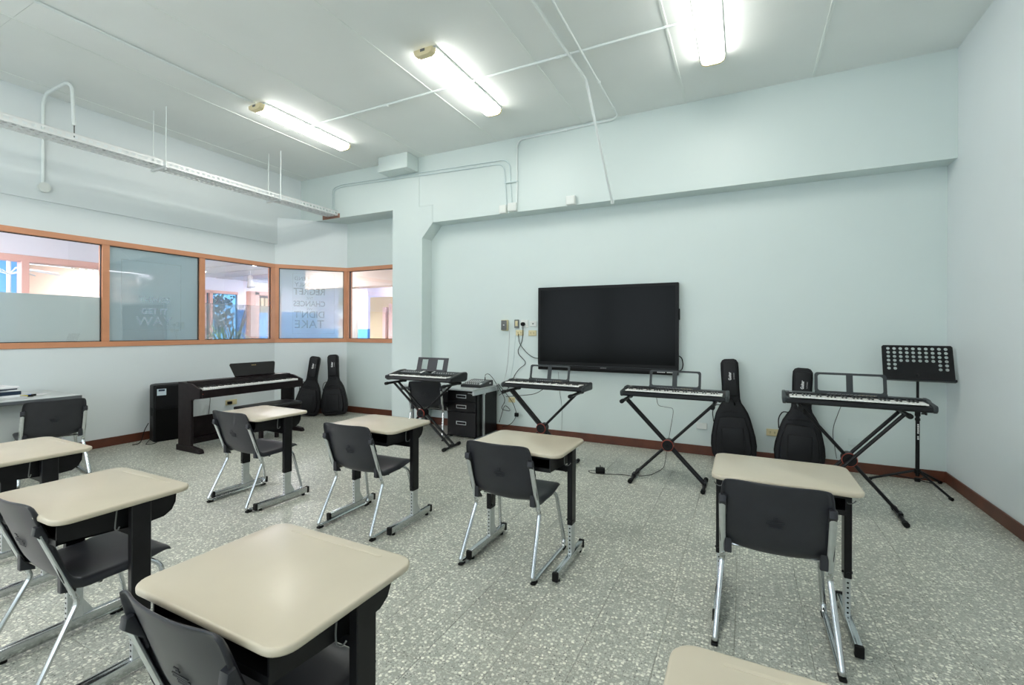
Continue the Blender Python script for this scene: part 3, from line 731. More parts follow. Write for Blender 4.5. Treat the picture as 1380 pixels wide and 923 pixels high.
for q in ((-0.235, -0.165, 0, 0.175), (-0.165, -0.072, 0, 0.022), (-0.165, -0.072, 0.150, 0.175), (-0.072, 0.072, 0, 0.175), (0.072, 0.165, 0, 0.022), (0.072, 0.165, 0.150, 0.175), (0.165, 0.235, 0, 0.175)):
    box(b, q[0], q[1], q[2], q[3], 0, 0.006, mtx=mm)
box(b, -0.235, 0.235, -0.006, 0.008, -0.0, 0.025, bev=0.002, seg=1, mtx=mm)
obj('music_rest', b, 'kb_panel', t)

# ------------------------------------------------------------------ X stands
def make_stand(x, y, rz, h, half_top, half_foot, sep, dbl, label):
    """crossing braces; dbl = +1 when the brace rising to the left is the doubled one"""
    t = thing('keyboard_stand', label, 'keyboard stand', (x, y, 0), rz, 'folding X stands under the keyboards')
    zt = h-0.022
    A = [(-half_top, zt), (half_foot, 0.035)]      # rises to the left
    B = [(half_top, zt), (-half_foot, 0.035)]
    for P_, d_ in ((A, dbl > 0), (B, dbl < 0)):
        for yy in ((-sep, sep) if d_ else (0.0,)):
            b = nb(); tube(b, [(P_[0][0], yy, P_[0][1]), (P_[1][0], yy, P_[1][1])], 0.0135, 8, ry=0.016, up=(0, 1, 0)); obj('brace', b, 'black_steel', t)
        b = nb(); cyl(b, (P_[0][0], -0.185, zt), (P_[0][0], 0.185, zt), 0.0155, n=12)
        arm = obj('support_arm', b, 'black_steel', t)
        for e in (-1, 1):
            k = nb(); cyl(k, (P_[0][0], e*0.165, zt), (P_[0][0], e*0.205, zt), 0.0195, n=12); obj('end_cap', k, 'rubber', arm)
        b = nb(); cyl(b, (P_[1][0], -0.17, 0.020), (P_[1][0], 0.17, 0.020), 0.0145, n=12); box(b, P_[1][0]-0.016, P_[1][0]+0.016, -0.035, 0.035, 0.012, 0.05, bev=0.003, seg=1)
        ft = obj('foot_bar', b, 'black_steel', t)
        for e in (-1, 1):
            k = nb(); cyl(k, (P_[1][0], e*0.15, 0.0205), (P_[1][0], e*0.195, 0.0205), 0.0200, n=12); obj('end_cap', k, 'rubber', ft)
    zc = 0.035+(zt-0.035)*half_foot/(half_top+half_foot)
    b = nb(); cyl(b, (0, -0.060, zc), (0, 0.055, zc), 0.047, n=24); dk = obj('lock_disc', b, 'black_steel', t)
    b = nb()
    tor = [(0.050*math.cos(2*PI*i/28), -0.053, zc+0.050*math.sin(2*PI*i/28)) for i in range(29)]
    tube(b, tor, 0.0030, 6, cap=False); obj('red_ring', b, 'red_ring', dk, label='thin red ring around the lock disc')
    b = nb(); cyl(b, (0, -0.068, zc), (0, -0.058, zc), 0.018, n=12)
    for i in range(5): cyl(b, (0.032*math.cos(i*1.257), -0.063, zc+0.032*math.sin(i*1.257)), (0.032*math.cos(i*1.257), -0.058, zc+0.032*math.sin(i*1.257)), 0.004, n=6)
    obj('pivot_bolt', b, 'rubber', dk)
    return t
make_stand(-0.62, 4.47, 0, KH-0.004, 0.385, 0.31, 0.028, 1, 'black X stand under the keyboard at the screen corner, middle right')
make_stand(-1.90, 4.53, 0, KH-0.004, 0.37, 0.33, 0.032, 1, 'black X stand under the keyboard below the left part of the screen')
make_stand(0.735, 4.42, math.radians(-2), 0.825-0.004, 0.33, 0.315, 0.075, -1, 'black X stand with doubled right brace, at the far right by the music stand')
make_stand(-3.49, 4.56, math.radians(4), 0.771, 0.40, 0.40, 0.045, 1, 'black X stand under the leftmost keyboard, in front of the small table')

# ------------------------------------------------------------------ digital piano
PX0, PX1, PY0, PY1 = -5.87, -5.44, 3.07, 4.43
t = thing('digital_piano', 'dark brown digital piano with open lid and music rest, against the left wall', 'piano', (PX1, PY0, 0))
def L_(v): return (v[0]-PX1, v[1]-PY0, v[2])
D = PX1-PX0; Wd = PY1-PY0
for yy in (0.0, Wd-0.03):
    b = nb(); prism(b, [(-0.42, 0.06), (-0.42, 0.785), (-0.33, 0.785), (-0.17, 0.772), (-0.03, 0.728), (0.0, 0.718), (0.0, 0.615), (-0.14, 0.60), (-0.17, 0.58), (-0.17, 0.06)], yy, yy+0.03, 'y', bev=0.003, seg=1); pl = obj('side_panel', b, 'piano_wood', t)
    b = nb(); prism(b, [(-0.44, 0.0), (-0.44, 0.065), (-0.17, 0.065), (0.0, 0.045), (0.02, 0.02), (0.02, 0.0)], yy-0.012, yy+0.042, 'y', bev=0.004, seg=1); obj('foot', b, 'piano_wood', t)
b = nb(); box(b, -0.40, -0.005, 0.03, Wd-0.03, 0.615, 0.675); box(b, -0.025, 0.0, 0.03, Wd-0.03, 0.62, 0.706, bev=0.003, seg=1); obj('key_bed', b, 'piano_wood', t)
b = nb(); prism(b, [(-0.42, 0.675), (-0.42, 0.785), (-0.24, 0.785), (-0.215, 0.778), (-0.20, 0.745), (-0.20, 0.675)], 0.03, Wd-0.03, 'y', bev=0.003, seg=1); obj('top_case', b, 'piano_wood', t)
b = nb(); prism(b, [(-0.225, 0.775), (-0.225, 0.790), (-0.30, 0.797), (-0.30, 0.785)], 0.028, Wd-0.028, 'y', bev=0.002, seg=1); obj('folded_lid', b, 'piano_wood', t)
b = nb(); box(b, -0.195, -0.18, 0.08, Wd-0.08, 0.70, 0.738); obj('control_panel', b, 'rest_panel', t, smooth=False)
bw, bb = nb(), nb(); kw = (Wd-0.12)/52
for i in range(52): box(bw, -0.178, -0.028, 0.06+i*kw+0.0006, 0.06+(i+1)*kw-0.0006, 0.70, 0.727, bev=0.0012, seg=1)
for i in range(51):
    if [1, 0, 1, 1, 0, 1, 1][i % 7]: box(bb, -0.178, -0.085, 0.06+(i+1)*kw-0.0055, 0.06+(i+1)*kw+0.0055, 0.725, 0.738, bev=0.0015, seg=1)
obj('white_keys', bw, 'white_key', t, smooth=False, kind='stuff'); obj('black_keys', bb, 'black_key', t, smooth=False, kind='stuff')
b = nb(); box(b, -0.40, -0.38, 0.03, Wd-0.03, 0.10, 0.36, bev=0.003, seg=1); obj('back_board', b, 'piano_wood', t)
b = nb(); box(b, -0.36, -0.33, 0.03, Wd-0.03, 0.05, 0.12, bev=0.003, seg=1); pb = obj('pedal_rail', b, 'piano_wood', t)
for k in range(3):
    b = nb(); box(b, -0.33, -0.22, Wd/2-0.10+k*0.08, Wd/2-0.075+k*0.08, 0.055, 0.065, bev=0.004, seg=1); obj('pedal', b, 'chrome', t)
rm = frame_mtx((-0.30, 0.86, 0.797), (0, 1, 0), (-0.30, 0, 1))
b = nb(); prism(b, [(-0.27, 0), (0.27, 0), (0.315, 0.155), (0.30, 0.172), (-0.30, 0.172), (-0.315, 0.155)], 0, 0.012, 'z', bev=0.002, seg=1, mtx=rm)
mr = obj('music_rest', b, 'rest_panel', t)
b = nb(); box(b, -0.27, 0.27, -0.004, 0.008, 0.0, 0.03, bev=0.002, seg=1, mtx=rm); obj('rest_ledge', b, 'piano_wood', mr)
text_obj('logo', 'YAMAHA', 0.017, 'gold_print', mr, rm @ Matrix.Translation((0, 0.135, 0.0124)), depth=0.0003)
b = nb(); cyl(b, (-0.01, 0.035, 0.665), (0.002, 0.035, 0.665), 0.004, n=8); obj('power_light', b, 'red_ring', t)
b = nb(); tube(b, [(-0.35, 0.05, 0.61), (-0.30, 0.15, 0.575), (-0.3, 0.30, 0.575), (-0.32, 0.42, 0.605), (-0.33, 0.5, 0.61)], 0.004, 6, 0.05); obj('cable', b, 'rubber', t)

t = thing('piano_bench', 'low dark piano bench, partly behind the student desk', 'bench', (-5.30, 3.82, 0), math.radians(0))
b = nb(); box(b, -0.16, 0.16, -0.36, 0.36, 0.435, 0.475, bev=0.018, seg=3); obj('cushion', b, 'leatherette', t)
b = nb(); box(b, -0.145, 0.145, -0.345, 0.345, 0.385, 0.436, bev=0.003, seg=1); obj('seat_frame', b, 'piano_wood', t)
for sx in (-1, 1):
    for sy in (-1, 1):
        b = nb(); box(b, sx*0.115-0.02, sx*0.115+0.02, sy*0.19-0.02, sy*0.19+0.02, 0, 0.386, bev=0.003, seg=1); obj('leg', b, 'piano_wood', t)

# ------------------------------------------------------------------ loudspeaker
fx = Vector((0.98, -0.2, 0)); sx_ = Vector((0.2, 0.98, 0))
t = thing('loudspeaker', 'large black loudspeaker on the floor, left of the piano', 'speaker', (-6.48, 3.12, 0), math.atan2(sx_.y, sx_.x))
# local x along the face, local -y = front
b = nb(); prism(b, [(0.02, 0.0), (0.40, 0.0), (0.42, 0.02), (0.42, 0.16), (0.36, 0.24), (0.06, 0.24), (0.0, 0.16), (0.0, 0.02)], 0.0, 0.705, 'z', bev=0.018, seg=2)
obj('cabinet', b, 'speaker_box', t)
b = nb(); prism(b, rrect(0.018, 0.402, 0.012, 0.40, 0.012, 3), -0.010, 0.004, 'y', bev=0.003, seg=1); obj('woofer_grille', b, 'speaker_grille', t)
b = nb(); prism(b, rrect(0.018, 0.402, 0.415, 0.688, 0.012, 3), -0.008, 0.004, 'y', bev=0.003, seg=1); obj('horn_panel', b, 'speaker_box', t)
b = nb(); box(b, 0.03, 0.125, -0.0095, -0.0078, 0.575, 0.655); lb = obj('price_label', b, 'label_sheet', t, smooth=False, label='pale blue printed label')
b = nb(); box(b, 0.045, 0.11, -0.0100, -0.0094, 0.625, 0.648); obj('label_band', b, 'navy', lb, smooth=False)
b = nb()
for k in range(4): box(b, 0.045, 0.105-0.01*(k % 2), -0.0100, -0.0094, 0.587+k*0.009, 0.590+k*0.009)
obj('label_print', b, 'paper_grey', lb, smooth=False)
marks('logo', 'paper_grey', t, frame_mtx((0.30, -0.0105, 0.408), (1, 0, 0), (0, 0, 1)), 7, 0.014, 0.014)
b = nb(); box(b, -0.004, 0.01, 0.05, 0.11, 0.32, 0.42, bev=0.003, seg=1); obj('side_handle', b, 'rubber', t)
b = nb(); tube(b, [(-0.01, 0.17, 0.22), (-0.06, 0.13, 0.15), (-0.10, 0.08, 0.03), (-0.14, 0.03, 0.008), (-0.20, 0.03, 0.008)], 0.005, 6, 0.05)
tube(b, [(-0.01, 0.10, 0.03), (-0.06, 0.02, 0.01), (-0.10, -0.08, 0.008), (-0.03, -0.10, 0.008), (0.02, -0.05, 0.008)], 0.004, 6, 0.05); obj('power_cord', b, 'rubber', t)

# ------------------------------------------------------------------ guitar bags
def guitar_bag(loc, rz, tilt, H, W, side, label, logo, depth=0.11, handle=True):
    t = thing('guitar_bag', label, 'guitar bag', loc, rz, 'black guitar bags leaning on the walls')
    hw = [(0.0, 0.66), (0.02, 0.82), (0.07, 0.95), (0.16, 1.0), (0.24, 0.965), (0.32, 0.885), (0.41, 0.79), (0.47, 0.70), (0.53, 0.55), (0.57, 0.43), (0.61, 0.385), (0.74, 0.375), (0.90, 0.39), (0.965, 0.38), (0.99, 0.31), (1.0, 0.20)]
    right = [(W/2*a, H*z) for z, a in hw]; pts = right + [(-x, z) for x, z in reversed(right)]
    tm = Matrix.Rotation(side, 4, 'Y') @ Matrix.Rotation(tilt, 4, 'X')
    lowz = min((tm @ Vector((x, y_, z))).z for x, z in pts[:4]+pts[-4:] for y_ in (-depth/2, depth/2))
    tm = Matrix.Translation((0, 0, -lowz)) @ tm
    b = nb(); prism(b, pts, -depth/2, depth/2, 'y', bev=0.022, seg=3, mtx=tm); obj('body', b, 'bag_fabric', t, ang=50)
    # piping along the front seam
    loop = [tm @ Vector((x*0.985, -depth/2+0.012, H*0.008+z*0.985)) for x, z in pts]; loop.append(loop[0])
    b = nb(); tube(b, loop, 0.005, 6, cap=False); obj('piping', b, 'bag_trim', t)
    # head pocket
    b = nb(); prism(b, rrect(-W*0.16, W*0.16, H*0.635, H*0.965, 0.03, 4), -depth/2-0.022, -depth/2+0.01, 'y', bev=0.012, seg=2, mtx=tm); hp = obj('head_pocket', b, 'bag_fabric', t, ang=50)
    b = nb(); prism(b, rrect(-W*0.14, W*0.14, H*0.590, H*0.622, 0.012, 3), -depth/2-0.010, -depth/2+0.01, 'y', bev=0.004, seg=1, mtx=tm); obj('neck_band', b, 'bag_trim', t)
    # big accessory pocket
    fp = [(-W*0.36, H*0.05), (W*0.36, H*0.05), (W*0.40, H*0.14), (W*0.37, H*0.30), (W*0.27, H*0.435), (-W*0.27, H*0.435), (-W*0.37, H*0.30), (-W*0.40, H*0.14)]
    b = nb(); prism(b, fp, -depth/2-0.040, -depth/2+0.01, 'y', bev=0.018, seg=3, mtx=tm); pk = obj('front_pocket', b, 'bag_fabric', t, ang=50)
    b = nb(); prism(b, rrect(-W*0.24, W*0.24, H*0.07, H*0.34, 0.015, 3), -depth/2-0.052, -depth/2-0.03, 'y', bev=0.007, seg=2, mtx=tm); obj('pocket_flap', b, 'bag_fabric', pk, ang=50)
    b = nb(); tube(b, [tm @ Vector(p) for p in ((-W*0.25, -depth/2-0.006, H*0.475), (0, -depth/2-0.008, H*0.49), (W*0.25, -depth/2-0.006, H*0.475))], 0.004, 6); obj('zip', b, 'bag_trim', t)
    b = nb(); tube(b, [tm @ Vector(p) for p in ((-W*0.22, 0, H*0.545), (-W*0.36, -0.01, H*0.55), (-W*0.44, -0.01, H*0.48), (-W*0.42, 0, H*0.38))], 0.012, 6, 0.05, ry=0.005); obj('carry_handle', b, 'bag_trim', t)
    if handle:
        b = nb(); tube(b, [tm @ Vector(p) for p in ((-W*0.02, -depth/2, H*0.615), (W*0.02, -depth/2-0.035, H*0.605), (W*0.07, -depth/2-0.035, H*0.575), (W*0.07, -depth/2, H*0.55))], 0.007, 6, 0.03); obj('front_loop', b, 'rubber', t)
    lm = tm @ frame_mtx((0, -depth/2-0.0225, H*0.83), (0, 0, 1), (-1, 0, 0))
    text_obj('logo', logo, 0.038, 'white_print', hp, lm, depth=0.0006, bold=0.0012, xs=0.85)
    text_obj('small_logo', 'GUITAR BAG', 0.012, 'paper_grey', hp, tm @ frame_mtx((W*0.09, -depth/2-0.0225, H*0.83), (0, 0, 1), (-1, 0, 0)), depth=0.0004)
    return t
guitar_bag((-0.085, 5.47, 0), 0, math.radians(-4.5), 1.09, 0.44, math.radians(-3), 'tallest black guitar bag, between two keyboards on the back wall', 'Guitar')
guitar_bag((0.49, 5.44, 0), math.radians(-2), math.radians(-7), 1.02, 0.44, math.radians(2.5), 'black guitar bag whose neck shows behind the rightmost keyboard', 'Guitar')
ang_d = math.atan2(ddir.y, ddir.x)
def on_diag(s, o): v = DA+ddir*s+dn*o; return (v.x, v.y, 0)
guitar_bag(on_diag(0.47, 0.21), ang_d-0.35, math.radians(-6), 0.95, 0.40, math.radians(7), 'left one of two guitar bags in the far left corner, behind the piano end', 'Guitar', 0.10, False)
guitar_bag((-5.925, 5.435, 0), ang_d-0.40, math.radians(-6), 0.98, 0.42, math.radians(-4), 'right one of two guitar bags in the far left corner below the windows', 'Guitar', 0.10, False)

# ------------------------------------------------------------------ wall screen
t = thing('wall_screen', 'large black wall-mounted flat screen in the middle of the back wall', 'television', (-1.535, 5.56, 0.925))
W2 = 0.87
b = nb(); prism(b, rrect(-W2, W2, 0.03, 1.03, 0.008, 2), 0.0, 0.055, 'y', bev=0.003, seg=1); obj('screen_frame', b, 'tv_frame', t)
b = nb(); box(b, -W2+0.035, W2-0.035, -0.0015, 0.004, 0.075, 0.995); obj('screen', b, 'tv_screen', t, smooth=False)
b = nb(); box(b, -W2, W2, 0.002, 0.06, -0.035, 0.034, bev=0.010, seg=2); lower = obj('speaker_bar', b, 'tv_frame', t)
b = nb(); box(b, -W2+0.01, W2-0.01, -0.003, 0.006, 0.030, 0.036, bev=0.001, seg=1); obj('pen_ledge', b, 'kb_grey', t)
marks('logo', 'grey_print', lower, frame_mtx((0.0, 0.0012, 0.016), (1, 0, 0), (0, 0, 1)), 6, 0.013, 0.014)
marks('port_labels', 'white_print', lower, frame_mtx((W2-0.145, 0.0012, -0.003), (1, 0, 0), (0, 0, 1)), 10, 0.018, 0.012, 5)
b = nb(); box(b, -0.45, 0.45, 0.055, 0.10, 0.25, 0.75); obj('wall_bracket', b, 'black_steel', t)
b = nb(); tube(b, [(W2-0.03, 0.05, 0.20), (W2+0.03, 0.06, 0.17), (W2+0.045, 0.06, 0.09), (W2+0.03, 0.06, 0.02), (W2-0.05, 0.07, 0.0)], 0.006, 8, 0.03); obj('cable_loop', b, 'rubber', t)
b = nb(); box(b, W2-0.001, W2+0.012, 0.01, 0.04, 0.60, 0.73, bev=0.004, seg=1); obj('side_button_strip', b, 'tv_frame', t)

# ------------------------------------------------------------------ wall boxes and outlets left of the screen
def plate(x, z, w_, h_, m, label, name='wall_outlet', cat='outlet', th=0.012, slots='two', y=YL):
    b = nb(); box(b, x-w_/2, x+w_/2, y-th, y, z-h_/2, z+h_/2, bev=0.004, seg=1); o = obj(name, b, m); tag(o, label, cat)
    b = nb(); y1 = y-th
    if slots == 'two':
        for q in (-0.022, 0.022):
            box(b, x+q-0.007, x+q-0.004, y1-0.0008, y1+0.002, z-0.004, z+0.012); box(b, x+q+0.004, x+q+0.007, y1-0.0008, y1+0.002, z-0.004, z+0.012); box(b, x+q-0.003, x+q+0.003, y1-0.0008, y1+0.002, z-0.014, z-0.009)
        obj('sockets', b, 'rubber', o, smooth=False)
    elif slots == 'toggle':
        box(b, x-0.012, x+0.012, y1-0.008, y1+0.001, z-0.03, z+0.03, bev=0.002, seg=1); obj('toggle', b, 'ivory', o)
    elif slots == 'hdmi':
        box(b, x-0.012, x+0.012, y1-0.001, y1+0.002, z-0.006, z+0.006); obj('port', b, 'rubber', o, smooth=False)
    else: b.free()
    return o
b = nb(); box(b, -2.975, -2.885, YL-0.055, YL, 1.395, 1.54, bev=0.006, seg=2); o = obj('control_box', b, 'ivory'); tag(o, 'grey and ivory control box on the wall, leftmost beside the screen', 'control box')
b = nb(); box(b, -2.972, -2.888, YL-0.062, YL-0.05, 1.40, 1.535, bev=0.006, seg=2); pz = obj('front_cover', b, 'grey_lid', o)
b = nb(); box(b, -2.94, -2.92, YL-0.064, YL-0.061, 1.465, 1.475); obj('cover_slot', b, 'white_print', pz, smooth=False)
b = nb(); box(b, -2.79, -2.725, YL-0.02, YL, 1.43, 1.545, bev=0.004, seg=1); o = obj('wall_switch', b, 'grey_lid'); tag(o, 'steel-plated wall switch with ivory insert, left of the plugged socket', 'switch')
b = nb(); box(b, -2.775, -2.738, YL-0.024, YL-0.018, 1.455, 1.525, bev=0.003, seg=1); obj('rocker', b, 'ivory', o)
o = plate(-2.64, 1.487, 0.105, 0.105, 'white_plastic', 'square white wall socket with a round black plug in it', slots='none')
b = nb(); cyl(b, (-2.655, YL-0.05, 1.482), (-2.655, YL-0.01, 1.482), 0.026, n=16); obj('black_plug', b, 'rubber', o)
plate(-2.515, 1.487, 0.10, 0.075, 'white_plastic', 'white wall plate with a small port, right beside the screen edge', slots='hdmi')
plate(-2.715, 1.365, 0.115, 0.075, 'ivory', 'ivory double socket below the steel-plated wall switch')
plate(-2.525, 1.362, 0.115, 0.075, 'ivory', 'ivory double socket below the white port plate')
plate(-0.425, 0.325, 0.115, 0.07, 'white_plastic', 'blank white wall plate low between the keyboard stand and guitar bag', 'wall_plate', 'wall plate', slots='none')
plate(0.275, 0.322, 0.115, 0.075, 'ivory', 'ivory socket low on the back wall between the two guitar bags')
plate(0.99, 0.30, 0.10, 0.07, 'wall', 'painted-over blank plate low on the wall right of the guitar bags', 'wall_plate', 'wall plate', slots='none')
plate(-2.83, 0.45, 0.10, 0.07, 'ivory', 'ivory socket low on the wall among the tangled cables')
b = nb(); box(b, XW, XW+0.012, 4.17, 4.34, 0.285, 0.36, bev=0.004, seg=1); o = obj('wall_outlet', b, 'ivory'); tag(o, 'ivory outlet plate on the left wall seen under the piano', 'outlet')
b = nb(); box(b, XW+0.012, XW+0.045, 4.19, 4.25, 0.30, 0.34, bev=0.004, seg=1); obj('black_adapter', b, 'rubber', o)

def cord(label, path, r=0.004, m='rubber', fil=0.1, grp=None, name='cable'):
    b = nb(); tube(b, path, r, 6, fil, k=6); o = obj(name, b, m); tag(o, label, 'cable', grp); return o
cord('black cable hanging in an S from the plugged socket to behind the keyboard', [(-2.655, YL-0.03, 1.46), (-2.67, YL-0.01, 1.25), (-2.76, YL-0.01, 1.10), (-2.60, YL-0.01, 0.96), (-2.72, YL-0.01, 0.88), (-2.80, YL-0.012, 0.77), (-2.85, YL-0.02, 0.62), (-3.02, YL-0.02, 0.50)])
cord('thin cable sagging from the ivory socket to the lower left of the screen', [(-2.73, YL-0.014, 1.35), (-2.72, YL-0.01, 1.22), (-2.60, YL-0.01, 1.09), (-2.50, YL-0.01, 1.03), (-2.38, 5.63, 1.03)])
cord('pale cord running straight down the wall from the control box', [(-2.87, YL-0.006, 1.40), (-2.875, YL-0.006, 1.2), (-2.90, YL-0.006, 0.9), (-2.97, YL-0.006, 0.60)], 0.003, 'paper_grey')
cord('thin pale cord down the wall beside the black hanging cable', [(-2.78, YL-0.006, 1.33), (-2.80, YL-0.006, 1.0), (-2.86, YL-0.006, 0.70)], 0.002, 'conduit_wall')
cord('thin grey wire trailing down the wall under the screen', [(-2.15, YL-0.02, 0.86), (-2.14, YL-0.005, 0.62), (-2.10, YL-0.005, 0.42), (-2.10, YL-0.02, 0.11)], 0.002, 'grey_lid')
cord('thin wire dropping behind the middle right keyboard to the floor', [(-0.78, 4.74, 0.80), (-0.80, 5.0, 0.62), (-0.72, YL-0.02, 0.50), (-0.78, YL-0.03, 0.12), (-0.72, 4.9, 0.006), (-0.80, 4.6, 0.006), (-0.90, 4.52, 0.006)], 0.0025)
cord('thin wire hanging by the guitar bag behind the rightmost keyboard', [(0.72, 4.56, 0.85), (0.82, 5.2, 0.75), (0.86, YL-0.01, 0.60), (0.80, YL-0.01, 0.40), (0.84, YL-0.02, 0.12)], 0.0025)
cord('white cord from the outlet hanging behind the piano', [(XW+0.03, 3.92, 0.60), (XW+0.02, 3.95, 0.42), (XW+0.02, 3.92, 0.15), (XW+0.04, 3.9, 0.02)], 0.004, 'grey_lid')
for k, (pp, lab) in enumerate(((((-2.99, 5.55, 0.67), (-2.90, 5.60, 0.55), (-2.78, 5.60, 0.42), (-2.72, 5.60, 0.26), (-2.80, 5.58, 0.13), (-2.93, 5.56, 0.09)), 'black cable curving down from the mixer table, outermost of the tangle'),
                        (((-2.97, 5.50, 0.66), (-2.88, 5.58, 0.45), (-2.97, 5.58, 0.32), (-2.80, 5.60, 0.30), (-2.90, 5.58, 0.40), (-2.96, 5.54, 0.15)), 'looped black cable in the middle of the tangle by the table end'),
                        (((-2.30, 5.60, 0.66), (-2.45, 5.6, 0.56), (-2.70, 5.6, 0.52), (-2.88, 5.58, 0.50)), 'black cable running from the second keyboard towards the tangle'))):
    cord(lab, pp, 0.0045)
b = nb(); box(b, -2.755, -2.70, 5.58, 5.61, 0.24, 0.29, bev=0.005, seg=1); tag(obj('cable_plug', b, 'rubber'), 'black plug hanging on the outer cable right of the mixer table', 'plug')

t = thing('power_adapter', 'small black plug adapter lying on the floor between the keyboard stands', 'adapter', (-1.26, 4.47, 0), 0.3)
b = nb(); box(b, -0.045, 0.045, -0.03, 0.03, 0.0, 0.05, bev=0.008, seg=2); obj('body', b, 'rubber', t)
b = nb(); box(b, -0.004, 0.004, -0.006, 0.006, 0.05, 0.075); box(b, 0.012, 0.02, -0.006, 0.006, 0.048, 0.062); obj('prongs', b, 'rubber', t)
b = nb(); tube(b, [(-0.04, 0.0, 0.02), (-0.09, 0.05, 0.005), (-0.12, 0.02, 0.004), (-0.08, -0.04, 0.004), (0.02, -0.05, 0.004), (0.2, -0.03, 0.004), (0.33, -0.07, 0.004)], 0.0028, 6, 0.04); obj('cord', b, 'rubber', t)

# ------------------------------------------------------------------ small table with mixer, drawer cabinet
TZ = 0.655
t = thing('side_table', 'grey-topped metal table against the back wall holding the mixer', 'table', (-3.59, 5.29, 0))
b = nb(); box(b, -0.59, 0.59, -0.35, 0.35, TZ-0.022, TZ, bev=0.003, seg=1); obj('table_top', b, 'grey_laminate', t)
b = nb(); box(b, 0.565, 0.59, -0.345, 0.345, TZ-0.075, TZ-0.022, bev=0.002, seg=1); box(b, -0.59, -0.565, -0.345, 0.345, TZ-0.075, TZ-0.022, bev=0.002, seg=1); box(b, -0.56, 0.56, -0.02, 0.0, TZ-0.10, TZ-0.022); obj('apron', b, 'zinc', t)
for s in (-1, 1):
    b = nb(); box(b, s*0.575-0.012, s*0.575+0.012, -0.10, -0.065, 0.02, TZ-0.05, bev=0.003, seg=1); lg = obj('leg', b, 'zinc', t)
    b = nb(); box(b, s*0.575-0.015, s*0.575+0.015, -0.30, 0.30, 0.0, 0.03, bev=0.004, seg=1); obj('foot_bar', b, 'zinc', lg)
b = nb(); box(b, -0.55, 0.06, 0.05, 0.065, 0.28, TZ-0.03); obj('modesty_panel', b, 'cabinet_black', t, smooth=False)

t = thing('drawer_cabinet', 'black three-drawer cabinet under the table with the mixer', 'cabinet', (-3.27, 5.35, 0))
b = nb(); box(b, -0.225, 0.225, -0.26, 0.27, 0.02, 0.615, bev=0.004, seg=1); obj('body', b, 'cabinet_black', t)
for z0_, z1_ in ((0.475, 0.605), (0.345, 0.468), (0.03, 0.338)):
    b = nb(); box(b, -0.215, 0.215, -0.276, -0.258, z0_, z1_, bev=0.004, seg=1); dr = obj('drawer', b, 'cabinet_black', t)
    zc = 0.195 if z1_ < 0.4 else (z0_+z1_)/2
    b = nb(); box(b, -0.075, 0.075, -0.282, -0.275, zc-0.022, zc-0.015); box(b, -0.075, 0.075, -0.282, -0.275, zc+0.015, zc+0.022); box(b, -0.075, -0.068, -0.282, -0.275, zc-0.02, zc+0.02); box(b, 0.068, 0.075, -0.282, -0.275, zc-0.02, zc+0.02)
    obj('handle', b, 'zinc', dr, smooth=False)
b = nb(); cyl(b, (0.165, -0.284, 0.585), (0.165, -0.27, 0.585), 0.010, n=12); box(b, 0.10, 0.16, -0.280, -0.275, 0.583, 0.588); obj('lock', b, 'chrome', t)
b = nb()
for sx in (-1, 1):
    for sy in (-1, 1): cyl(b, (sx*0.19, sy*0.22, 0), (sx*0.19, sy*0.22, 0.022), 0.02, n=10)
obj('feet', b, 'rubber', t)

t = thing('audio_mixer', 'small grey and black audio mixer on the table left of the second keyboard', 'mixer', (-3.17, 5.30, TZ), math.radians(0))
b = nb(); prism(b, [(-0.17, 0.0), (-0.17, 0.030), (0.10, 0.075), (0.17, 0.075), (0.17, 0.0)], -0.15, 0.15, 'x', bev=0.005, seg=1); obj('body', b, 'mixer_dark', t)
mm = frame_mtx((0, -0.035, 0.0545), (1, 0, 0), (0, 0.27, 0.045))
b = nb(); box(b, -0.14, 0.14, -0.12, 0.125, 0, 0.003, mtx=mm); pn = obj('top_panel', b, 'mixer_top', t)
b = nb()
for i in range(7):
    for j in range(4): cyl(b, mm @ Vector((-0.12+i*0.032, -0.03+j*0.035, 0.003)), mm @ Vector((-0.12+i*0.032, -0.03+j*0.035, 0.015)), 0.006, n=8)
obj('knobs', b, 'white_print', pn, kind='stuff')
b = nb()
for i in range(7): box(b, -0.125+i*0.032, -0.115+i*0.032, -0.10, -0.085, 0.003, 0.012, mtx=mm)
box(b, 0.11, 0.13, -0.10, -0.05, 0.003, 0.010, mtx=mm); obj('faders', b, 'paper', pn, kind='stuff')
marks('logo', 'white_print', t, frame_mtx((0.1505, 0.09, 0.04), (0, 1, 0), (0, 0, 1)), 3, 0.018, 0.018)
b = nb(); cyl(b, (0.06, 0.11, 0.07), (0.06, 0.11, 0.11), 0.007, n=8); tube(b, [(0.06, 0.11, 0.105), (0.06, 0.115, 0.15), (0.10, 0.13, 0.16), (0.15, 0.15, 0.11), (0.19, 0.18, 0.03), (0.195, 0.24, -0.08)], 0.004, 6, 0.03); obj('jack_cable', b, 'rubber', t)

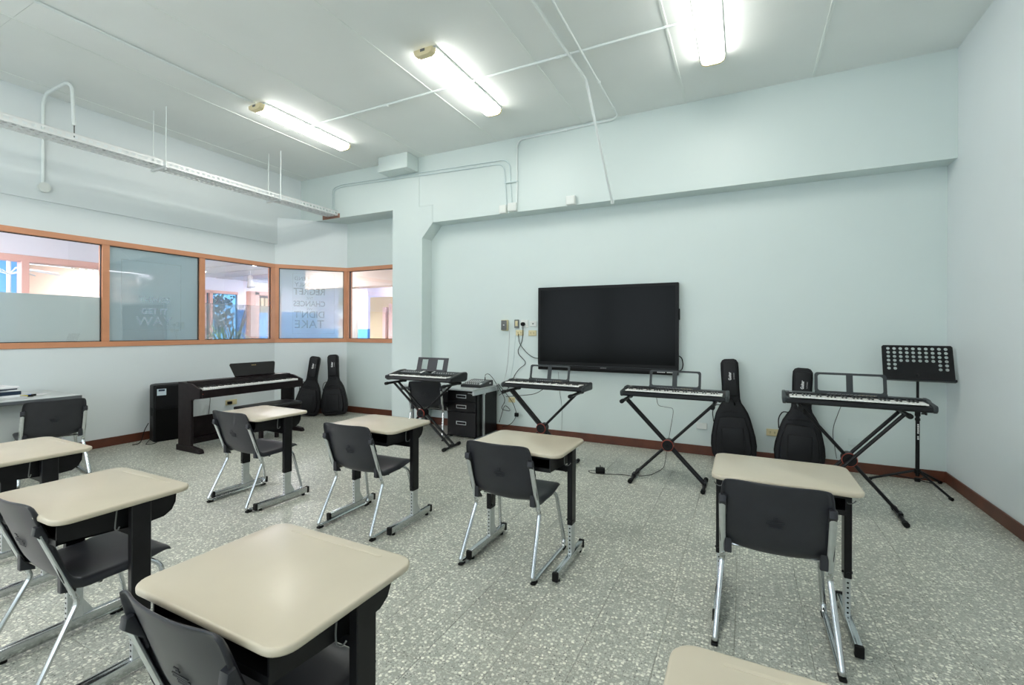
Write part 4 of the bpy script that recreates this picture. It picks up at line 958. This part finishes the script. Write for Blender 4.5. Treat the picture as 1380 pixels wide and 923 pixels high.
# ------------------------------------------------------------------ teacher table at the far left, things on it
t = thing('teacher_table', 'long pale grey table with dark edge at the far left wall', 'table', (-6.32, 0.97, 0))
b = nb(); box(b, -0.40, 0.40, -1.25, 1.25, 0.715, 0.738, bev=0.004, seg=1); obj('table_top', b, 'grey_laminate', t)
b = nb(); prism(b, rrect(-0.405, 0.405, -1.255, 1.255, 0.02, 3), 0.703, 0.735, bev=0.003, seg=1); obj('edge_band', b, 'table_edge', t)
b = nb(); box(b, 0.22, 0.24, -1.15, 1.15, 0.30, 0.715); obj('front_panel', b, 'panel_grey', t, smooth=False)
for yy in (-1.12, 1.12):
    b = nb(); box(b, -0.03, 0.05, yy-0.03, yy+0.03, 0.03, 0.715, bev=0.004, seg=1); lg = obj('leg', b, 'table_edge', t)
    b = nb(); box(b, -0.33, 0.33, yy-0.03, yy+0.03, 0.0, 0.035, bev=0.008, seg=1); obj('foot', b, 'table_edge', lg)
def sheet(loc, rz, sx2, sy2, h, m, name, label, cat, grp=None):
    t_ = nb(); box(t_, -sx2/2, sx2/2, -sy2/2, sy2/2, 0, h, bev=min(0.002, h*0.3), seg=1); o = obj(name, t_, m); o.location = loc; o.rotation_euler = (0, 0, rz); tag(o, label, cat, grp); return o
zz = 0.738
stack = [(0.012, 'paper_grey', 'paper_stack', 'bottom grey sheaf of papers on the teacher table', 0.05, 0.30, 0.34),
         (0.014, 'paper', 'paper_stack', 'white papers under the navy folder on the teacher table', -0.12, 0.30, 0.30),
         (0.022, 'navy', 'folder', 'navy blue folder in the middle of the paper pile', 0.10, 0.28, 0.26),
         (0.010, 'paper', 'booklet', 'thin white booklet lying on the navy folder', 0.0, 0.27, 0.25),
         (0.008, 'navy', 'tablet_case', 'thin dark case second from the top of the paper pile', 0.25, 0.25, 0.22),
         (0.012, 'paper', 'booklet', 'white booklet topmost on the paper pile', 0.15, 0.27, 0.24)]
for h_, m_, nm, lab, rz, a_, b_ in stack:
    h_ *= 1.5
    sheet((-6.22+rz*0.1, 1.70-abs(rz)*0.1, zz), rz, a_, b_, h_-0.0005, m_, nm, lab, 'paper' if m_ == 'paper' or 'paper' in m_ else 'folder'); zz += h_
sheet((-6.28, 2.02, 0.738), 0.5, 0.10, 0.14, 0.006, 'paper', 'paper_note', 'crumpled white note right of the paper pile', 'paper')
for k, (x, y, m_, lab, rz) in enumerate(((-6.20, 1.90, 'yellow', 'yellow marker on the teacher table beside the paper pile', 0.8), (-6.23, 1.925, 'blue_cap', 'blue marker beside the yellow one on the teacher table', 1.4))):
    b = nb(); cyl(b, (-0.05, 0, 0.009), (0.02, 0, 0.009), 0.009, n=10); o = obj('marker', b, m_); o.location = (x, y, 0.738); o.rotation_euler = (0, 0, rz); tag(o, lab, 'marker')
    b = nb(); cyl(b, (0.02, 0, 0.009), (0.055, 0, 0.009), 0.0095, n=10); obj('cap', b, 'rubber', o)

# ------------------------------------------------------------------ music stand
t = thing('music_stand', 'tall black music stand with perforated desk in the right corner', 'music stand', (1.405, 5.36, 0))
DW, DH = 0.50, 0.335
def perforated(cols, rows, hole, skip):
    b = bmesh.new(); cw = 0.045; x0_ = -cols*cw/2; ch = 0.038; ztop = DH-0.012
    n = 12; th = 0.003
    def face(vs):
        b.faces.new([b.verts.new((x, 0, z)) for x, z in vs])
    for r in range(rows):
        for c_ in range(cols):
            xa, xb = x0_+c_*cw, x0_+(c_+1)*cw; zb_, za_ = ztop-r*ch, ztop-(r+1)*ch
            if (r, c_) in skip: face([(xa, za_), (xb, za_), (xb, zb_), (xa, zb_)]); continue
            cx, cz = (xa+xb)/2, (za_+zb_)/2
            ring = []; sq = []
            for k in range(n):
                a = 2*PI*k/n+PI/n*0; dx, dz = math.cos(a), math.sin(a)
                ring.append((cx+hole*dx, cz+hole*dz))
                s_ = 1/max(abs(dx)/(cw/2), abs(dz)/(ch/2)); sq.append((cx+dx*s_, cz+dz*s_))
            for k in range(n):
                k2 = (k+1) % n; face([ring[k], ring[k2], sq[k2], sq[k]])
            for sxx, szz in ((1, 1), (-1, 1), (-1, -1), (1, -1)):     # the corner triangles
                cr = (cx+sxx*cw/2, cz+szz*ch/2)
                near_ = sorted(sq, key=lambda p: (p[0]-cr[0])**2+(p[1]-cr[1])**2)
                on_x = [p for p in near_ if abs(p[0]-cr[0]) < 1e-6][:1]; on_z = [p for p in near_ if abs(p[1]-cr[1]) < 1e-6][:1]
                if on_x and on_z: face([on_x[0], cr, on_z[0]])
    xl = x0_; xr = -x0_
    face([(-DW/2, 0.0), (xl, 0.0), (xl, DH-0.012), (-DW/2, DH-0.012)]); face([(xr, 0.0), (DW/2, 0.0), (DW/2, DH-0.012), (xr, DH-0.012)])
    face([(xl, 0.0), (xr, 0.0), (xr, ztop-rows*ch), (xl, ztop-rows*ch)])
    face([(-DW/2, DH-0.012), (DW/2, DH-0.012), (DW/2-0.012, DH), (-DW/2+0.012, DH)])
    bmesh.ops.remove_doubles(b, verts=b.verts, dist=1e-5)
    return b
skip = {(r, c_) for r in (4, 5) for c_ in range(2, 8)}
b = perforated(10, 6, 0.0135, skip)
dm_ = Matrix.Translation((0, 0.0, 0.955)) @ Matrix.Rotation(math.radians(-4), 4, 'Z') @ Matrix.Rotation(math.radians(-18), 4, 'X')
bmesh.ops.transform(b, matrix=dm_, verts=b.verts)
dk = obj('desk_plate', b, 'black_steel', t, smooth=False)
md = dk.modifiers.new('solid', 'SOLIDIFY'); md.thickness = 0.003
b = nb(); box(b, -DW/2, DW/2, -0.045, 0.0, -0.003, 0.0, mtx=dm_); box(b, -DW/2, DW/2, -0.048, -0.044, -0.003, 0.016, bev=0.001, seg=1, mtx=dm_); obj('lip', b, 'black_steel', t)
b = nb(); cyl(b, (0, 0.02, 0.60), (0, 0.02, 1.02), 0.0105, n=12); obj('upper_pole', b, 'black_steel', t)
b = nb(); cyl(b, (0, 0.02, 0.10), (0, 0.02, 0.66), 0.0155, n=12); lp = obj('lower_pole', b, 'black_steel', t)
marks('logo', 'white_print', lp, frame_mtx((0, 0.0040, 0.50), (0, 0, -1), (1, 0, 0)), 8, 0.018, 0.012, 5)
b = nb(); cyl(b, (0, 0.02, 0.64), (0, 0.02, 0.69), 0.021, n=12); cyl(b, (0, 0.02, 0.60), (0, 0.02, 0.62), 0.020, n=12); cyl(b, (0.02, 0.0, 0.665), (0.05, -0.015, 0.668), 0.006, n=8); cyl(b, (0.045, -0.012, 0.668), (0.055, -0.018, 0.668), 0.012, n=8); obj('clamp', b, 'rubber', t)
b = nb(); cyl(b, (0, 0.02, 0.125), (0, 0.02, 0.16), 0.024, n=12); cyl(b, (0, 0.02, 0.05), (0, 0.02, 0.08), 0.022, n=12); obj('leg_collar', b, 'rubber', t)
for ex, ey in ((-0.345, 0.045), (0.14, -0.33), (0.22, 0.20)):
    b = nb(); tube(b, [(0.018*ex/0.3, 0.02+0.018*ey/0.3, 0.145), (ex*0.95, 0.02+ey*0.95, 0.022)], 0.0085, 8, ry=0.011); tube(b, [(0, 0.02, 0.065), (ex*0.45, 0.02+ey*0.45, 0.085)], 0.005, 6); lg = obj('leg', b, 'black_steel', t)
    b = nb(); cyl(b, (ex*0.93, 0.02+ey*0.93, 0.018), (ex*1.0, 0.02+ey*1.0, 0.016), 0.014, n=10); obj('rubber_tip', b, 'rubber', lg)

# ------------------------------------------------------------------ hall beyond the windows
HC = 2.9
b = nb(); box(b, -15.2, -6.9, -6, 14, -0.05, 0.0); box(b, -6.9, 0, 5.96, 14, -0.05, 0.0); struct('hall_floor', b, 'hall_floor', smooth=False)
b = nb(); box(b, -15.2, -6.9, -6, 14, HC+0.03, HC+0.15); box(b, -6.96, 0, 5.96, 14, HC+0.03, HC+0.15); hc = struct('hall_ceiling', b, 'hall_white', smooth=False)
b = nb()
for k in range(80):
    y = -5.9+k*0.25
    box(b, -14.9 if y < 6.4 else -13.99, -7.0 if y < 5.9 else -0.5, y, y+0.235, HC+0.005+0.006*((k*7) % 3), HC+0.03)
obj('ceiling_slats', b, 'hall_slat', hc, smooth=False, kind='stuff')
# partition with its own windows opposite the first pane
b = nb(); box(b, -9.12, -9.0, -4, 4.45, 2.42, HC+0.02); box(b, -9.12, -9.0, -4, 4.45, 0, 0.9); struct('hall_partition', b, 'hall_white', smooth=False)
b = nb(); box(b, -9.13, -8.97, -4, 4.47, 2.33, 2.42, bev=0.005, seg=1); box(b, -9.13, -8.97, -4, 4.47, 0.88, 0.95, bev=0.005, seg=1)
for y in (0.6, 2.70, 4.39): box(b, -9.13, -8.97, y, y+0.08, 0.9, 2.34, bev=0.004, seg=1)
struct('trim_2', b, 'hall_pink', smooth=False)
b = nb(); box(b, -12.6, -12.5, -4, 3.78, 0, HC); struct('wall_blue_panel', b, 'hall_light_blue', smooth=False)
b = nb(); cyl(b, (-11.6, 3.33, 0), (-11.6, 3.33, HC), 0.03, n=10)
for a in range(8):
    an = a*PI/4; tube(b, [(-11.6, 3.33, 2.35), (-11.6+0.3*math.cos(an), 3.33+0.3*math.sin(an), 2.45), (-11.6+0.7*math.cos(an), 3.33+0.7*math.sin(an), 2.40)], 0.012, 5)
tag(obj('coat_tree', b, 'white_paint'), 'white branching pole in front of the blue wall, seen through the leftmost pane', 'pole')
b = nb(); box(b, -15.1, -15.0, -4, 7.2, 1.4, HC); struct('wall_peach', b, 'hall_peach', smooth=False)
b = nb(); box(b, -13.2, -13.1, 3.4, 6.2, 0, 2.0); struct('wall_tan', b, 'hall_tan', smooth=False)
# far window wall with greenery outside
b = nb(); box(b, -14.1, -14.0, 6.4, 9.0, 2.52, HC+0.03); box(b, -14.1, -14.0, 6.4, 9.0, 0, 0.35); box(b, -14.1, -14.0, 9.0, 14, 2.0, HC+0.03); struct('wall_hall_far', b, 'hall_white', smooth=False)
b = nb(); box(b, -14.12, -13.96, 6.4, 9.0, 2.46, 2.54, bev=0.004, seg=1); box(b, -14.12, -13.96, 7.20+0.95, 8.24, 0.35, 2.5)
for y in (6.9, 7.98): box(b, -14.12, -13.96, y, y+0.08, 0.35, 2.5)
struct('trim_3', b, 'hall_pink', smooth=False)
b = nb(); vs = [b.verts.new((-14.05, y, z)) for y, z in ((6.4, 0.35), (9.0, 0.35), (9.0, 2.5), (6.4, 2.5))]; b.faces.new(vs); struct('window_7', b, 'tinted', smooth=False)
b = nb(); box(b, -14.09, -14.0, 9.0, 14, 0, 2.0); struct('wall_hall_blue', b, 'hall_blue', smooth=False)
b = nb(); box(b, -12.35, -11.95, 8.18, 8.30, 0, 2.42); box(b, -12.35, -11.95, 8.86, 8.98, 0, 2.42)
box(b, -12.35, -11.95, 8.18, 8.98, 2.34, 2.45); o = obj('display_cabinet', b, 'hall_pink'); tag(o, 'pink framed tall cabinet with blue lower front, in the hall beyond the windows', 'cabinet')
b = nb(); box(b, -12.32, -12.25, 8.30, 8.86, 1.86, 2.34); obj('upper_back', b, 'hall_brown', o, smooth=False)
b = nb()
for k in range(4): box(b, -12.25, -12.1, 8.33+k*0.13, 8.42+k*0.13, 1.86, 2.28, bev=0.01, seg=1)
obj('hanging_cloths', b, 'hall_tan', o)
b = nb(); box(b, -12.3, -12.0, 8.30, 8.86, 0, 1.86, bev=0.005, seg=1); obj('blue_front', b, 'hall_light_blue', o)
t = thing('spotlight', 'small white ceiling spotlight hanging in the hall behind the fourth pane', 'lamp', (-11.4, 7.66, HC))
b = nb(); cyl(b, (0, 0, 0), (0, 0, -0.12), 0.012, n=8); sph(b, (0, 0, -0.18), 0.07); obj('arm', b, 'paper_grey', t)
b = nb(); cyl(b, (0, 0, -0.22), (0.05, 0, -0.42), 0.05, 0.10, n=14); obj('shade', b, 'paper_grey', t)
for k, (x, y) in enumerate(((-10.2, 7.0), (-12.6, 7.15), (-10.9, 10.4), (-8.6, 8.0), (-8.0, 1.6), (-8.0, 3.6))):
    t = thing('downlight', ['ceiling downlight glowing in the hall, seen high in the fourth pane', 'farther hall downlight, low over the far window in the fourth pane', 'hall downlight seen through the narrow rightmost pane', 'hall downlight near the corner of the window band', 'hall downlight above the leftmost pane', 'hall downlight beyond the lettered second pane'][k], 'light', (x, y, HC), 0, 'hall ceiling downlights')
    b = nb(); cyl(b, (0, 0, -0.012), (0, 0, 0.01), 0.11, n=20); obj('rim', b, 'white_paint', t)
    b = nb(); cyl(b, (0, 0, -0.018), (0, 0, -0.010), 0.085, n=20); obj('lens', b, 'downlight', t)
# added glowing fill panels, unseen from here, to brighten the hall
for k, (x, y) in enumerate(((-7.9, 0.5), (-7.9, -2.0), (-9.5, 7.3), (-12.0, 10.5), (-8.0, 10.0), (-11.2, 2.0), (-14.2, 6.3))):
    b = nb(); box(b, x-0.35, x+0.35, y-0.35, y+0.35, HC-0.03, HC+0.006, bev=0.004, seg=1); o = obj('hall_fill_panel', b, 'hall_fill')
    tag(o, 'unseen square glowing panel added to brighten the hall', 'light', 'added hall fill panels')
# recess side of the hall
b = nb(); box(b, -14.0, -7.6, 12.0, 12.1, 1.42, HC); struct('wall_hall_end', b, 'hall_lav', smooth=False)
b = nb(); box(b, -14.0, -7.6, 11.99, 12.1, 0, 1.42); struct('wall_hall_dado', b, 'hall_light_blue', smooth=False)
b = nb(); box(b, -10.2, -9.3, 10.6, 11.99, 1.42, HC); struct('wall_hall_pier', b, 'hall_lav', smooth=False)
b = nb(); box(b, -10.2, -9.3, 10.6, 11.99, 0, 1.42); struct('wall_pier_dado', b, 'hall_blue', smooth=False)
b = nb(); box(b, -9.15, -6.0, 9.6, 9.7, 0, 2.28); struct('wall_hall_tan', b, 'hall_tan', smooth=False)
b = nb(); box(b, -8.45, -7.3, 9.54, 9.6, 0, 2.09, bev=0.004, seg=1); box(b, -8.62, -8.52, 9.5, 9.6, 0, 2.0)
o = obj('hall_door', b, 'hall_door'); tag(o, 'pinkish door leaf in the hall seen through the rightmost pane', 'door')
b = nb(); cyl(b, (-8.36, 9.50, 1.12), (-8.36, 9.55, 1.12), 0.025, n=10); box(b, -8.37, -7.6, 9.53, 9.545, 1.15, 1.16); obj('handle', b, 'grey_lid', o)
b = nb(); box(b, -10.0, -4.5, 8.2, 8.6, 2.42, HC+0.02); struct('hall_beam', b, 'hall_peach', smooth=False)
b = nb(); box(b, -9.7, -9.35, 9.0, 9.35, 0, HC); o = struct('hall_column', b, 'white_paint', smooth=False)
for k in range(5):
    b = nb(); box(b, -9.66, -9.42, 8.985, 9.0, 0.95+k*0.27, 1.14+k*0.27); tag(obj('notice', b, ['paper', 'hall_peach', 'hall_pink', 'paper', 'hall_tan'][k]), ['lowest notice', 'second notice from the bottom', 'middle pink notice', 'fourth notice from the bottom', 'topmost notice'][k]+' on the white hall column', 'notice', 'notices on the hall column')
# plants in the hall and trees outside
rnd = random.Random(7)
t = thing('potted_palm', 'leafy palm in the hall showing low in the fourth pane', 'plant', (-9.3, 5.75, 0))
b = nb(); cyl(b, (0, 0, 0), (0, 0, 0.4), 0.16, 0.22, n=16); obj('pot', b, 'hall_brown', t)
b = nb()
for k in range(22):
    a = rnd.random()*2*PI; l = 0.45+rnd.random()*0.3; h = 1.25+rnd.random()*0.25
    P_ = [Vector((0, 0, 0.4)), Vector((0.08*math.cos(a), 0.08*math.sin(a), h*0.75)), Vector((l*0.5*math.cos(a), l*0.5*math.sin(a), h)), Vector((l*math.cos(a), l*math.sin(a), h-0.22))]
    for i in range(3):
        d = (P_[i+1]-P_[i]); s_ = Vector((-math.sin(a), math.cos(a), 0))*0.02
        wv = [0.3, 1, 1, 0.1]; vs = [b.verts.new(P_[i]-s_*wv[i]), b.verts.new(P_[i]+s_*wv[i]), b.verts.new(P_[i+1]+s_*wv[i+1]), b.verts.new(P_[i+1]-s_*wv[i+1])]; b.faces.new(vs)
obj('leaves', b, 'leaf', t, kind='stuff')
t = thing('bare_branches', 'tall vase of bare branches standing in the hall in the fourth pane', 'plant', (-10.6, 6.75, 0))
b = nb(); cyl(b, (0, 0, 0), (0, 0, 0.7), 0.12, 0.08, n=14); obj('vase', b, 'paper_grey', t)
b = nb()
for k in range(9):
    a = rnd.random()*2*PI; l = 0.2+rnd.random()*0.25
    tube(b, [(0, 0, 0.65), (l*0.4*math.cos(a), l*0.4*math.sin(a), 1.3), (l*math.cos(a), l*math.sin(a), 1.6+rnd.random()*0.3)], 0.012, 5)
obj('branches', b, 'bark', t)
for k, (x, y, h, r_) in enumerate(((-18.5, 7.2, 3.0, 1.2), (-20.5, 10.6, 3.8, 1.5), (-24.5, 14.0, 4.4, 1.8), (-17.2, 9.9, 2.6, 0.9))):
    t = thing('garden_tree', ['round green tree outside, left in the far hall window', 'taller green tree outside the middle of the far hall window', 'tallest green tree outside, farthest right', 'smallest green tree outside near the hall glass'][k], 'tree', (x, y, 0), 0, 'trees outside the hall')
    b = nb(); cyl(b, (0, 0, 0), (0, 0, h*0.7), 0.10, 0.06, n=8); obj('trunk', b, 'bark', t)
    b = nb()
    for i in range(420):
        v = Vector((rnd.gauss(0, 1), rnd.gauss(0, 1), rnd.gauss(0, 1))).normalized()*r_*(0.55+0.45*rnd.random()); c_ = v+Vector((0, 0, h*0.75))
        s_ = 0.10; u1 = Vector((rnd.gauss(0, 1), rnd.gauss(0, 1), rnd.gauss(0, 1))).normalized()*s_; u2 = u1.orthogonal().normalized()*s_*0.6
        b.faces.new([b.verts.new(c_+u1), b.verts.new(c_+u2), b.verts.new(c_-u1), b.verts.new(c_-u2)])
    obj('crown', b, 'leaf', t, smooth=False, kind='stuff')
b = nb(); box(b, -30, -14.0, -8, 20, -0.08, -0.01); struct('garden_ground', b, 'outdoor_ground', smooth=False)
bpy.context.view_layer.update()
